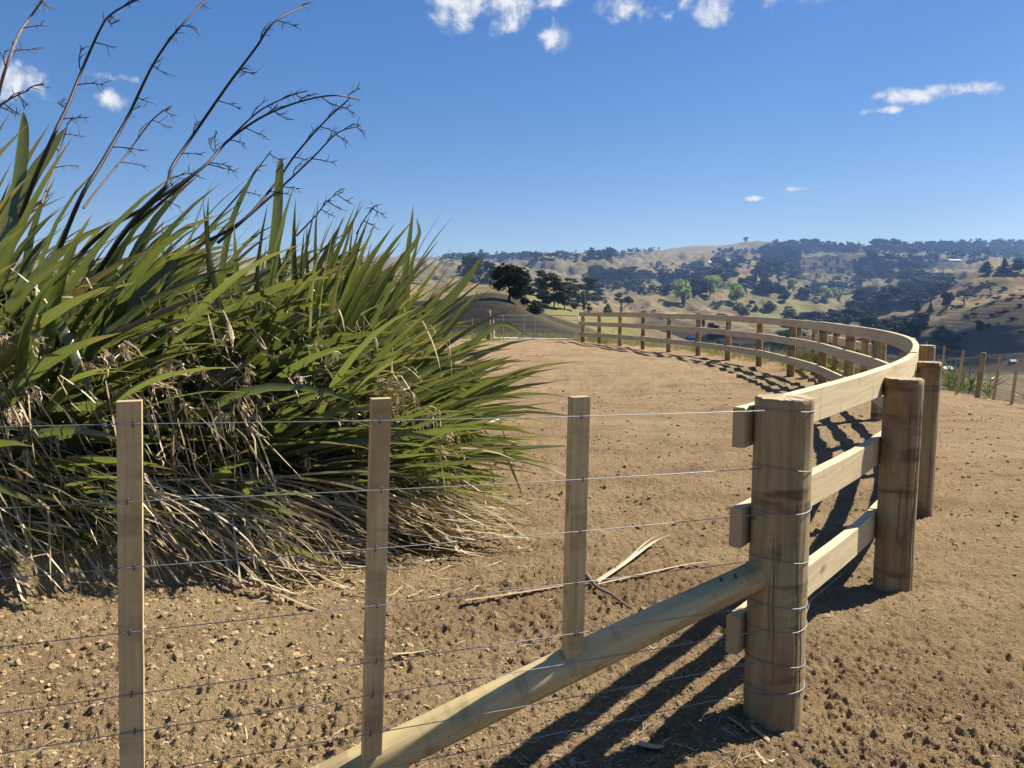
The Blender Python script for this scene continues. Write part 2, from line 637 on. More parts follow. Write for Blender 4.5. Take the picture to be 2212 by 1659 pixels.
def leaf_mat(name, stops, trans, rough=0.38, spec=0.45, tfac=0.35):
    t = NT(name)
    uv = t.coord('UV')
    a = t.attr('rnd')
    sx = t.new('ShaderNodeSeparateXYZ')
    t.put(sx.inputs[0], uv)
    c = t.ramp(a, stops)
    off = t.new('ShaderNodeCombineXYZ')
    t.put(off.inputs[0], t.math('MULTIPLY', a, 91.0))
    v = t.new('ShaderNodeVectorMath', operation='ADD')
    t.put(v.inputs[0], uv)
    t.put(v.inputs[1], off.outputs[0])
    veins = t.noise(t.mapping(v.outputs[0], (36, 1.2, 1)), 1.0, 3, 0.6)
    blot = t.noise(t.mapping(v.outputs[0], (1.5, 7, 1)), 1.0, 5, 0.65)
    c = t.mix(t.math('MULTIPLY', veins, 0.45), c, t.mix(0.5, c, (0.02, 0.035, 0.008)))
    # pale midrib, brown margins, browned tip and blotches
    mg = t.math('MULTIPLY', t.math('ABSOLUTE', t.math('SUBTRACT', sx.outputs[0], 0.5)), 2.0)
    c = t.mix(t.ramp(mg, [(0.0, 0.35), (0.10, 0.0)]), c, t.mix(0.5, c, (0.22, 0.24, 0.10)))
    c = t.mix(t.ramp(mg, [(0.86, 0.0), (0.97, 0.55)]), c, (0.15, 0.075, 0.025))
    streak = t.noise(t.mapping(v.outputs[0], (9, 0.5, 1)), 1.0, 3, 0.6)
    c = t.mix(t.ramp(streak, [(0.5, 0.0), (0.72, 0.6)]), c, t.mix(0.5, c, (0.16, 0.12, 0.035)))
    tip = t.math('ADD', t.math('MULTIPLY', sx.outputs[1], 1.0), t.math('MULTIPLY', t.math('SUBTRACT', blot, 0.5), 0.9))
    c = t.mix(t.ramp(tip, [(0.86, 0.0), (1.0, 0.85)]), c, (0.20, 0.125, 0.055))
    c = t.mix(t.ramp(blot, [(0.62, 0.0), (0.75, 0.55)]), c, (0.17, 0.125, 0.035))
    p = t.bsdf(c, rough, t.bump(veins, 0.25, 0.002), spec)
    tr = t.new('ShaderNodeBsdfTranslucent')
    t.put(tr.inputs['Color'], t.mix(1.0, t.mix(0.25, c, trans), (1.7, 1.75, 1.2), 'MULTIPLY'))
    ms = t.new('ShaderNodeMixShader')
    ms.inputs[0].default_value = tfac
    t.l.new(p, ms.inputs[1])
    t.l.new(tr.outputs[0], ms.inputs[2])
    return t.done(ms.outputs[0])


M_FLAX = leaf_mat('flax_leaf', [(0.0, (0.022, 0.040, 0.013)), (0.36, (0.044, 0.070, 0.022)), (0.60, (0.092, 0.116, 0.038)), (0.78, (0.18, 0.182, 0.060)), (0.88, (0.27, 0.21, 0.06)), (1.0, (0.36, 0.22, 0.065))], (0.25, 0.28, 0.06), 0.22, 0.75, 0.36)
M_DEAD = leaf_mat('dead_flax', [(0.0, (0.17, 0.115, 0.06)), (0.35, (0.31, 0.22, 0.115)), (0.7, (0.49, 0.375, 0.215)), (1.0, (0.68, 0.57, 0.40))], (0.4, 0.32, 0.2), 0.6, 0.3, 0.12)
M_GRASS = leaf_mat('grass_blade', [(0.0, (0.06, 0.085, 0.022)), (0.45, (0.12, 0.135, 0.04)), (0.75, (0.30, 0.25, 0.12)), (1.0, (0.44, 0.37, 0.21))], (0.2, 0.22, 0.05), 0.6, 0.2, 0.3)
M_STALK = simple_mat('flax_stalk', (0.030, 0.023, 0.022), 0.55, 0.35, 0, 0.5, 25)
M_STALK_PALE = simple_mat('flax_stalk_dry', (0.16, 0.12, 0.10), 0.65, 0.25, 0, 0.4, 25)


def foliage_mat(name, lo, hi, tfac=0.22):
    t = NT(name)
    p = t.coord('Object')
    n = t.noise(p, 3.0, 5, 0.65)
    a = t.attr('rnd')
    c = t.mix(t.math('ADD', t.math('MULTIPLY', n, 0.6), t.math('MULTIPLY', a, 0.45)), lo, hi)
    c = t.mix(t.math('MULTIPLY', t.orand(), 0.3), c, [x * 0.6 for x in lo])
    p = t.bsdf(c, 0.8, None, 0.1)
    tr = t.new('ShaderNodeBsdfTranslucent')
    t.put(tr.inputs['Color'], c)
    ms = t.new('ShaderNodeMixShader')
    ms.inputs[0].default_value = tfac
    t.l.new(p, ms.inputs[1])
    t.l.new(tr.outputs[0], ms.inputs[2])
    return t.done(ms.outputs[0])


M_TREE_DARK = foliage_mat('dark_foliage', (0.022, 0.033, 0.014), (0.070, 0.085, 0.036), 0.15)
M_TREE_MID = foliage_mat('bush_foliage', (0.035, 0.048, 0.020), (0.085, 0.098, 0.042))
M_TREE_PALE = foliage_mat('pale_foliage', (0.25, 0.32, 0.08), (0.40, 0.46, 0.14), 0.5)
M_TREE_WILLOW = foliage_mat('willow_foliage', (0.085, 0.115, 0.045), (0.15, 0.18, 0.075), 0.35)
M_TRUNK = simple_mat('bark', (0.075, 0.058, 0.045), 0.9, 0.1, 0, 0.4, 4)
# ------------------------------------------------------------------ the land
# depth (m) : the row at which the ground at that depth is seen, along the picture
LAYERS = [
    (45, [(900, 742), (1250, 745), (1320, 756), (1500, 795), (1700, 850), (1900, 930), (2212, 1000)]),
    (62, [(900, 738), (1200, 738), (1320, 752), (1500, 800), (1700, 860), (1900, 930), (2212, 985)]),
    (110, [(700, 668), (900, 652), (990, 643), (1030, 634), (1064, 629), (1105, 638), (1150, 663), (1190, 683), (1230, 698), (1300, 722), (1500, 780), (1700, 840), (1900, 880), (2212, 920)]),
    (170, [(700, 700), (1064, 700), (1150, 700), (1190, 702), (1300, 725), (1500, 785), (1700, 820), (1900, 840), (2212, 850)]),
    (260, [(700, 640), (1000, 626), (1060, 630), (1139, 638), (1200, 655), (1289, 684), (1340, 700), (1500, 762), (1700, 785), (1900, 800), (2100, 795), (2212, 770)]),
    (330, [(1000, 655), (1139, 664), (1200, 684), (1300, 706), (1500, 752), (1700, 768), (1900, 772), (2050, 765), (2212, 735)]),
    (480, [(1000, 622), (1139, 630), (1232, 641), (1304, 667), (1350, 692), (1500, 724), (1700, 742), (1850, 746), (1950, 728), (2050, 700), (2110, 676), (2157, 658), (2212, 640)]),
    (600, [(1000, 640), (1139, 645), (1232, 655), (1304, 680), (1350, 690), (1500, 706), (1700, 718), (1850, 722), (1985, 700), (2060, 686), (2157, 668), (2212, 655)]),
    (800, [(1000, 612), (1139, 616), (1300, 646), (1350, 664), (1500, 682), (1640, 690), (1750, 694), (1820, 700), (1900, 690), (1985, 668), (2058, 648), (2120, 630), (2212, 615)]),
    (930, [(1000, 604), (1139, 606), (1300, 632), (1400, 650), (1480, 652), (1600, 660), (1700, 662), (1820, 672), (1900, 668), (1985, 650), (2058, 620), (2118, 590), (2212, 589)]),
    (1080, [(1000, 600), (1139, 604), (1300, 626), (1400, 636), (1500, 636), (1560, 633), (1640, 645), (1700, 640), (1800, 646), (1900, 655), (2000, 640), (2120, 612), (2212, 608)]),
    (1300, [(1000, 588), (1180, 594), (1300, 606), (1400, 616), (1500, 618), (1560, 606), (1610, 604), (1650, 616), (1700, 632), (1800, 640), (1900, 632), (2000, 612), (2212, 595)]),
    (1550, [(1000, 580), (1090, 586), (1124, 577), (1160, 566), (1184, 563), (1260, 566), (1330, 569), (1379, 577), (1420, 590), (1500, 592), (1600, 585), (1650, 592), (1700, 606), (1800, 604), (1900, 594), (2000, 592), (2212, 583)]),
    (1800, [(1000, 582), (1184, 580), (1379, 586), (1500, 577), (1700, 588), (1800, 584), (1900, 580), (2000, 578), (2100, 572), (2212, 574)]),
    (2150, [(1000, 563), (1184, 559), (1300, 557), (1450, 558), (1560, 556), (1650, 560), (1700, 569), (1850, 560), (2000, 560), (2100, 556), (2212, 558)]),
    (2500, [(1000, 560), (1184, 557), (1300, 552), (1450, 549), (1560, 547), (1650, 546), (1700, 552), (1850, 546), (2000, 546), (2100, 545), (2212, 545)]),
    (2800, [(800, 560), (1000, 556), (1180, 552), (1300, 547), (1425, 542), (1450, 536), (1480, 531), (1510, 529.5), (1540, 532), (1562, 533.5), (1585, 528), (1611, 521), (1640, 520), (1680, 524), (1720, 531), (1800, 533), (1900, 534), (2000, 533), (2100, 531), (2212, 530)]),
    (3300, [(800, 600), (2212, 590)]),
    (4200, [(800, 640), (2212, 640)]),
]
_UG = np.arange(-2400, 4700, 6.0)
_k = np.exp(-0.5 * (np.arange(-12, 13) * 6.0 / 13.0) ** 2)
_k /= _k.sum()
LD = np.array([l[0] for l in LAYERS], float)
LS = []
for d, pts in LAYERS:
    vv = np.interp(_UG, [p[0] for p in pts], [p[1] for p in pts])
    vv = np.convolve(np.pad(vv, 12, mode='edge'), _k, 'valid')
    LS.append(CAMZ - d * slope(vv))
LS = np.array(LS)                       # layer heights on the _UG grid
LX = np.log(LD)
_h = np.diff(LX)[:, None]
_dl = np.diff(LS, axis=0) / _h
LM = np.zeros_like(LS)
_w1, _w2 = 2 * _h[1:] + _h[:-1], _h[1:] + 2 * _h[:-1]
_ok = (_dl[:-1] * _dl[1:]) > 0
LM[1:-1] = np.where(_ok, (_w1 + _w2) / (_w1 / np.where(_ok, _dl[:-1], 1) + _w2 / np.where(_ok, _dl[1:], 1)), 0)
LM[0], LM[-1] = _dl[0], _dl[-1]


def ring_dist(x, y):
    """distance outside the round yard's rail"""
    return np.sqrt((x + 18.3) ** 2 + (y - 17.0) ** 2) - 24.3


def near_z(x, y):
    q = ring_dist(x, y)
    z = -0.16 * np.maximum(0, q - 0.8) * sstep(0.8, 2.0, q) - 0.11 * np.maximum(0, q - 6) * sstep(6, 8, q)
    # low terrace with a cut bank under the flax
    yb = np.interp(x, [-6, -3.4, -2.6, -1.9, -1.2, -0.5, 0.1], [4.05, 4.05, 4.12, 4.35, 4.55, 4.9, 5.3])
    yb = yb + 0.12 * pnoise(x * 1.7, x * 0 + 3.1, 4)
    hb = np.interp(x, [-7, -3.0, -2.0, -1.2, -0.3, 0.1], [0.26, 0.24, 0.19, 0.11, 0.03, 0.0])
    z = z + hb * sstep(-0.14, 0.20, y - yb) * (1 - sstep(8.5, 11, y))
    z = z + 0.02 * fbm(x * 0.5, y * 0.5, 3, 8) * (1 - sstep(8, 20, np.hypot(x, y)))
    return z


def hill_z(x, y):
    r = np.hypot(x, y)
    yy = np.maximum(y, 0.42 * r)
    xx = np.sign(x) * np.minimum(np.abs(x), np.sqrt(np.maximum(r * r - yy * yy, 0)))
    u = 1106 + F * 1.006 * xx / yy
    col = np.clip((u - _UG[0]) / 6.0, 0, len(_UG) - 1.001)
    c0 = col.astype(int)
    fc = col - c0
    lx = np.log(np.clip(yy, LD[0], LD[-1]))
    k = np.clip(np.searchsorted(LX, lx) - 1, 0, len(LX) - 2)
    h = LX[k + 1] - LX[k]
    t = (lx - LX[k]) / h

    def at(A, kk):
        return A[kk, c0] * (1 - fc) + A[kk, c0 + 1] * fc
    t2, t3 = t * t, t * t * t
    z = (2 * t3 - 3 * t2 + 1) * at(LS, k) + (t3 - 2 * t2 + t) * h * at(LM, k) + (-2 * t3 + 3 * t2) * at(LS, k + 1) + (t3 - t2) * h * at(LM, k + 1)
    a = sstep(60, 160, r)
    far = sstep(1100, 2600, r)
    amp = np.clip(r / 800, 0.12, 2.0) * (1 - 0.75 * sstep(2250, 2700, r))
    rid = 1 - np.abs(fbm(x / 75 + 7, y / 75, 3, 31))
    z = z + a * amp * (8.5 * fbm(x / 140, y / 140, 4, 21) + 6.5 * (rid ** 3 - 0.5) + 1.0 * pnoise(x / 22, y / 22, 37))
    z = z + a * 0.35 * fbm(x / 30, y / 30, 4, 41)
    return z


def land_z(x, y):
    x, y = np.asarray(x, float), np.asarray(y, float)
    r = np.hypot(x, y)
    w = sstep(33, 60, r)
    return near_z(x, y) * (1 - w) + hill_z(x, y) * w


def grass_mask(x, y):
    q = ring_dist(x, y)
    g = sstep(0.5, 1.3, q + 0.5 * fbm(x * 0.8, y * 0.8, 3, 61)) * sstep(15, 19, y - 0.6 * x + 4)
    g = np.maximum(g, sstep(5.0, 6.2, q + 0.7 * fbm(x * 0.7, y * 0.7, 3, 62)))
    g = np.maximum(g, sstep(31.3, 32.4, y + 0.5 * fbm(x * 0.6, y * 0.6, 3, 63)))
    return np.clip(g, 0, 1)


def ground_hit(u, v):
    """where the sight line through (u, v) meets the land"""
    ys = np.geomspace(30, 3600, 1000)
    p = np.array(PX(u, v, 1.0))
    xs = p[0] * ys
    zl = CAMZ + (p[2] - CAMZ) * ys
    hit = np.nonzero(zl <= land_z(xs, ys))[0]
    if len(hit) == 0:
        return None
    i = hit[0]
    return float(xs[i]), float(ys[i]), float(land_z(xs[i:i + 1], ys[i:i + 1])[0])


# fine dirt: one sheet, dense where it is close and in view
def clod_h(x, y, r):
    f1 = 1 - sstep(14, 26, r)
    f2 = 1 - sstep(6, 11, r)
    f3 = 1 - sstep(3.5, 6.5, r)
    patch = 0.45 + 0.55 * sstep(-0.25, 0.35, fbm(x * 0.9, y * 0.9, 3, 71))
    h = 0.020 * fbm(x * 1.9, y * 1.9, 3, 72) * f1
    big = sstep(0.0, 0.5, fbm(x * 0.55 + 9, y * 0.55, 3, 74))
    h = h + (0.25 + 0.75 * big) * patch * f1 * 0.020 * clods(x * 5.3, y * 5.3, 81)
    h = h + patch * f2 * 0.015 * clods(x * 13, y * 13, 82)
    h = h + f3 * 0.008 * clods(x * 31, y * 31, 83)
    h = h + f1 * (0.4 + 0.6 * patch) * 0.012 * fbm(x * 9, y * 9, 3, 76, 0.6)
    h = h + f2 * (0.4 + 0.6 * patch) * 0.014 * fbm(x * 24, y * 24, 3, 73, 0.8)
    # raked tracks round the yard
    q = ring_dist(x, y)
    h = h + 0.010 * f1 * np.sin(q * 9 + 2.5 * pnoise(x * 0.4, y * 0.4, 77)) * sstep(0.1, -1.0, q)
    # far part of the pad: only low ripples survive
    far = sstep(9, 16, r) * (1 - sstep(30, 38, r))
    h = h + far * 0.045 * fbm(x * 1.1 + y * 0.4, y * 2.4, 4, 75)
    h = h - 0.055 * np.exp(-(((x - 0.535) / 0.07) ** 2 + ((y - 2.765) / 0.06) ** 2))
    return h


def build_ground():
    vs = np.arange(2300, 737, -2.1)
    rs = CAMZ / slope(vs)
    rs = np.concatenate([[0.05, 0.4, 0.8, 1.1, 1.3], rs[rs > 1.35], np.linspace(rs.max() + 0.6, 40, 14)])
    th = np.concatenate([np.radians(np.linspace(-180, -45, 30)), np.radians(np.linspace(-44, 44, 740)), np.radians(np.linspace(45, 178, 30))])
    R, T = np.meshgrid(rs, th, indexing='ij')
    x, y = R * np.sin(T), R * np.cos(T)
    z = land_z(x, y)
    inside = sstep(1.2, 1.5, R) * (1 - sstep(math.radians(43), math.radians(44.5), np.abs(T)))
    z = z + clod_h(x, y, R) * inside * (1 - grass_mask(x, y) * 0.5)
    n, m = x.shape
    co = np.stack([x, y, z], -1).reshape(-1, 3)
    i = np.arange(n - 1)[:, None] * m
    j = np.arange(m)[None]
    j2 = (j + 1) % m
    f = np.stack([i + j, i + j2, i + m + j2, i + m + j], -1).reshape(-1, 4)[:, ::-1]
    yb = np.interp(x, [-6, -3.4, -2.6, -1.9, -1.2, -0.5, 0.1], [4.05, 4.05, 4.12, 4.35, 4.55, 4.9, 5.3])
    yel = np.exp(-((y - yb + 0.25) / 0.55) ** 2) * sstep(0.6, -1.0, x) * (0.6 + 0.6 * fbm(x * 2, y * 2, 3, 91))
    yel = np.maximum(yel, sstep(0.3, -1.6, x) * (1 - sstep(3.6, 4.4, y)) * (0.42 + 0.6 * fbm(x * 1.3, y * 1.3, 3, 92)))
    me = fast_mesh('ground', co, f, attrs={'grass': grass_mask(x, y).ravel(), 'yellow': np.clip(yel, 0, 1).ravel()}, smooth=True)
    o = link('ground', me, M_DIRT)
    tag(o, kind='structure')
    return o


build_ground()


def surf_z(x, y):
    x, y = np.asarray(x, float), np.asarray(y, float)
    return land_z(x, y) + clod_h(x, y, np.hypot(x, y))


# belts of trees: feet scattered along lines of the valley, as seen on the picture
BELTS = []
WK = {'broad': 1.15, 'pine': .8, 'cone': .6, 'bush': 1.5, 'willow': 1.1, 'cypress': .3, 'spread': 1.3}


def belt(poly, n, size, kinds, label, group, jit=5):
    us = [p[0] for p in poly]
    vs = [p[1] for p in poly]
    for _ in range(int(n * (0.9 if group == 'skyline trees' else 0.5))):
        u = RNG.uniform(us[0], us[-1])
        v = np.interp(u, us, vs) + RNG.uniform(-jit, jit)
        h = RNG.uniform(*size)
        k = kinds[RNG.integers(len(kinds))]
        BELTS.append((u, v, h, h * WK[k] * RNG.uniform(.9, 1.3), k, label, group))


BB, BP = ['broad', 'broad', 'bush'], ['broad', 'pine']
S_ = 'skyline trees'
belt([(1660, 541), (1760, 540), (1900, 539), (2050, 541), (2212, 541)], 150, (12, 22), ['broad', 'broad', 'pine', 'cone'], 'dark bluish tree in the long row on the right half of the skyline', S_, 4)
belt([(1700, 548), (1900, 547), (2212, 551)], 120, (12, 20), BP, 'dark tree just below the skyline on the right', S_, 5)
belt([(2050, 536), (2212, 534)], 40, (13, 20), BP, 'dark tree standing highest on the skyline at the far right', S_, 4)
belt([(960, 560), (1100, 559), (1245, 556)], 130, (7, 14), ['broad', 'pine', 'bush'], 'small dark tree in the skyline row above the flax tips', S_, 3)
belt([(1262, 556), (1355, 554)], 44, (9, 18), ['broad'], 'dark tree in the short dense row left of the bare skyline hill', S_, 3)
belt([(1355, 546), (1430, 543)], 34, (6, 10), BP, 'small tree on the skyline just left of the bare hill', S_, 2)
belt([(1540, 548), (1660, 547)], 44, (6, 11), ['broad'], 'small dark tree along the foot of the bare skyline hill', S_, 3)
for vv in (545, 556, 567, 578, 589, 599):
    belt([(1640, vv), (1722, vv)], 15, (16, 27), BP, 'dark tree in the steep wood right of the bare skyline hill', 'trees of the steep wood', 5)
belt([(1274, 602), (1350, 606), (1460, 607)], 90, (14, 27), BP, 'dark tree in the belt below the tan knoll', 'trees of the belt below the knoll', 5)
belt([(1460, 607), (1592, 600)], 60, (11, 21), ['broad', 'bush', 'pine'], 'dark tree in the belt behind the bright green trees', 'trees behind the bright green trees', 8)
belt([(1289, 622), (1391, 628)], 46, (9, 17), BB, 'dark bush on the brow above the flat-topped tree', 'bushes on the brow', 6)
belt([(1405, 632), (1462, 629)], 24, (12, 19), ['broad'], 'dark tree left of the first bright green tree', 'trees beside the bright green tree', 4)
belt([(1487, 642), (1517, 635)], 16, (18, 34), BP, 'tall dark tree between two bright green trees', 'trees between the bright green trees', 5)
belt([(1490, 584), (1592, 580)], 44, (11, 21), BB, 'dark tree around the white hill house', 'trees round the white house', 9)
belt([(1380, 585), (1490, 580)], 30, (6, 12), BB, 'low dark scrub on the slope right of the tan knoll', 'scrub right of the knoll', 8)
belt([(1585, 573), (1640, 574)], 14, (12, 20), ['broad'], 'dark tree right of the white hill house', 'trees right of the white house', 3)
belt([(1604, 620), (1640, 627), (1678, 631)], 40, (14, 26), BB, 'dark tree in the thicket behind the third bright green tree', 'trees behind the third bright tree', 8)
G_ = 'gully scrub'
belt([(1690, 686), (1780, 699), (1830, 706)], 80, (11, 21), BB, 'dark scrub bush in the gully right of the pale green slope', G_, 11)
belt([(1790, 702), (1850, 682), (1890, 677)], 70, (14, 29), ['bush', 'broad', 'cone'], 'dark tree at the foot of the wooded spur', G_, 10)
belt([(1850, 666), (1920, 663), (1998, 649)], 80, (12, 25), BB, 'dark bush on the lower wooded side of the spur', G_, 8)
belt([(1856, 652), (1900, 647), (1960, 639), (2046, 621)], 90, (15, 32), ['broad', 'broad', 'bush'], 'dark rounded tree in the row along the top of the spur', G_, 6)
belt([(1860, 718), (1930, 713), (1998, 700)], 60, (12, 25), BB, 'dark bush in the shade under the spur', G_, 10)
W_ = 'trees of the far valley side'
belt([(1720, 640), (1780, 629), (1863, 619)], 60, (9, 18), BB, 'dark tree low on the shaded far valley side', W_, 11)
belt([(1720, 596), (1800, 588), (1863, 582)], 70, (9, 18), BP, 'dark tree high on the shaded far valley side', W_, 16)
belt([(1860, 590), (1930, 592), (1995, 598)], 130, (12, 24), BP, 'dark tree in the big wood below the green field', W_, 15)
belt([(1985, 614), (2060, 607)], 60, (10, 20), ['broad', 'cone', 'bush'], 'dark tree in the wood behind the spur', W_, 10)
belt([(2050, 553), (2130, 553), (2212, 558)], 70, (10, 19), BP, 'dark tree around the farm houses at the far right', W_, 8)
belt([(1890, 566), (2060, 563)], 50, (9, 17), ['broad'], 'dark tree along the upper edge of the green field', W_, 4)
belt([(990, 600), (1140, 612)], 40, (10, 22), BP, 'dark tree of the far wood behind the big dark one', W_, 9)
belt([(1300, 660), (1480, 690)], 14, (4, 8), ['bush'], 'tiny dark bush on the dry slope above the far rails', 'tiny bushes on the slopes', 10)
belt([(1900, 705), (2212, 690)], 50, (4, 11), ['bush'], 'tiny dark bush on the dark hillside at the right', 'tiny bushes on the slopes', 32)
belt([(2060, 640), (2212, 625)], 34, (4, 9), ['bush'], 'tiny dark bush on the sunny spur', 'tiny bushes on the slopes', 22)
hits = []
for b_ in BELTS:
    h = ground_hit(b_[0], b_[1])
    if h is not None:
        hits.append((b_, h))
hits.sort(key=lambda a: -a[0][2])
# where the woods are thick, the ground between the trees is scrub too
_SH = np.zeros((560, 260))
for b_, h in hits:
    if 'tiny' not in b_[5]:
        _i = int((1106 + F * 1.006 * h[0] / h[1]) / 4)
        _j = int((math.log(h[1]) - 4) / 0.018)
        if 0 <= _i < 560 and 0 <= _j < 260:
            _SH[_i, _j] += b_[2] / 14.0
_g1 = np.exp(-0.5 * (np.arange(-6, 7) / 2.4) ** 2)
for _ax in (0, 1):
    _SH = np.apply_along_axis(lambda r_: np.convolve(r_, _g1, 'same'), _ax, _SH)


def scrub_mask(x, y):
    u = 1106 + F * 1.006 * x / np.maximum(y, 1)
    i = np.clip((u / 4), 0, 559).astype(int)
    j = np.clip((np.log(np.maximum(y, 60)) - 4) / 0.018, 0, 259).astype(int)
    m = _SH[i, j] * (u > 0) * (u < 2236)
    return np.clip(m * 0.55 - 0.25 + 0.35 * fbm(x / 25, y / 25, 3, 99), 0, 1) * (m > 0.15)


def build_hills():
    rs = np.concatenate([np.geomspace(40, 300, 110), np.geomspace(303, 3000, 300)[0:], np.array([3100, 3250, 3400, 3550, 3700])])
    th = np.concatenate([np.radians(np.linspace(-180, -42, 40)), np.radians(np.linspace(-41, -8, 60)), np.radians(np.linspace(-7.8, 41, 420)), np.radians(np.linspace(42, 176, 40))])
    R, T = np.meshgrid(rs, th, indexing='ij')
    x, y = R * np.sin(T), R * np.cos(T)
    z = land_z(x, y)
    n, m = x.shape
    co = np.stack([x, y, z], -1).reshape(-1, 3)
    i = np.arange(n - 1)[:, None] * m
    j = np.arange(m)[None]
    j2 = (j + 1) % m
    f = np.stack([i + j, i + j2, i + m + j2, i + m + j], -1).reshape(-1, 4)[:, ::-1]
    u = 1106 + F * 1.006 * x / np.maximum(y, 1)
    nz = fbm(x / 60, y / 60, 3, 95)
    green = 0.5 * np.exp(-((y - 235) / 55) ** 2) * sstep(1090, 1150, u) * (1 - sstep(1330, 1420, u))
    green = np.maximum(green, 0.7 * np.exp(-((y - 860) / 90) ** 2) * sstep(1620, 1660, u) * (1 - sstep(1720, 1760, u)))
    green = np.maximum(green, 0.8 * np.exp(-((y - 2080) / 190) ** 2) * sstep(1880, 1930, u) * (1 - sstep(2150, 2250, u)) * sstep(-0.3, 0.3, nz))
    green = np.maximum(green, 0.45 * sstep(2350, 2600, y) * sstep(1230, 1280, u) * (1 - sstep(1380, 1420, u)))
    # cloud shade painted as darker colour on the near mound and valley floor
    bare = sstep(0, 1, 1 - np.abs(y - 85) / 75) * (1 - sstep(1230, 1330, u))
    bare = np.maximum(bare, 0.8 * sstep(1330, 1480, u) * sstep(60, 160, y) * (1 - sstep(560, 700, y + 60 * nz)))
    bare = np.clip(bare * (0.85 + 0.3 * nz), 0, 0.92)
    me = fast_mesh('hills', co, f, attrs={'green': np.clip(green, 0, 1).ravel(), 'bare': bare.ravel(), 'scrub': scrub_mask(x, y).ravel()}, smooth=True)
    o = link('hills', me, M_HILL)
    tag(o, kind='structure')


build_hills()


def build_haze():
    b = MB()
    zlo, zhi = -190.0, 265.0
    b.box((0, 0, (zlo + zhi) / 2), (7700, 7700, zhi - zlo))
    t = NT('haze_air')
    v = t.new('ShaderNodeVolumePrincipled')
    v.inputs['Color'].default_value = (0.32, 0.53, 1.0, 1)
    v.inputs['Density'].default_value = 0.00011
    v.inputs['Anisotropy'].default_value = 0.2
    t.l.new(v.outputs[0], t.out.inputs['Volume'])
    o = link('haze', b.mesh('haze'), t.m)
    tag(o, kind='stuff')
    return o


HAZE = build_haze()


# fair-weather clouds added out of view to shade the mound and valley floor
def build_cloud(c, r, n, seed, label):
    rg = np.random.default_rng(seed)
    ph, th = np.meshgrid(np.linspace(0, 2 * math.pi, 20, endpoint=False), np.linspace(0.02, math.pi - .02, 11))
    b = MB()
    for k in range(n):
        a, q = rg.uniform(0, 6.28), rg.uniform(0, 1) ** .5 * .75
        s = rg.uniform(.22, .42)
        cx, cy = q * math.cos(a) * r[0], q * math.sin(a) * r[1]
        rx = s * min(r) * rg.uniform(.9, 1.4)
        d = np.stack([np.sin(th) * np.cos(ph), np.sin(th) * np.sin(ph), np.cos(th)], -1)
        m = 1 + .22 * fbm(d[..., 0] * 2.2 + k, d[..., 1] * 2.2 + d[..., 2] * 1.7, 3, seed + k)
        co = d * m[..., None] * np.array([rx, rx, rx * .5])
        co[..., 2] = np.maximum(co[..., 2], -rx * .12)
        i = np.arange(10)[:, None] * 20
        j = np.arange(20)[None]
        j2 = (j + 1) % 20
        b.add(co.reshape(-1, 3) + np.array([cx, cy, 0]), np.stack([i + j, i + 20 + j, i + 20 + j2, i + j2], -1).reshape(-1, 4))
    o = link('cloud', b.mesh('cloud', True), M_CLOUD)
    o.location = c
    tag(o, label, 'cloud')


def cloud_mat():
    t = NT('cloud_white')
    p = t.bsdf((0.86, 0.87, 0.88), 1.0, None, 0.0)
    tr = t.new('ShaderNodeBsdfTransparent')
    ms = t.new('ShaderNodeMixShader')        # thin cumulus: part of the sunlight passes each wall of it
    ms.inputs[0].default_value = 0.22
    t.l.new(tr.outputs[0], ms.inputs[1])
    t.l.new(p, ms.inputs[2])
    return t.done(ms.outputs[0])


M_CLOUD = cloud_mat()


def over(x, y, h):
    """cloud position at height h whose shadow falls on (x, y)"""
    k = h / math.tan(SUN_EL)
    return (x + SUN_H[0] * k, y + SUN_H[1] * k, h)


build_cloud(over(-30, 100, 520), (52, 62), 16, 1, 'small white cumulus cloud high above the dark mound')
build_cloud(over(180, 390, 520), (115, 230), 30, 2, 'large white cumulus cloud high above the valley floor')
build_cloud(over(790, 1900, 1500), (190, 420), 26, 3, 'long white cumulus cloud high above the far wooded hillside')
# ------------------------------------------------------------------ fences


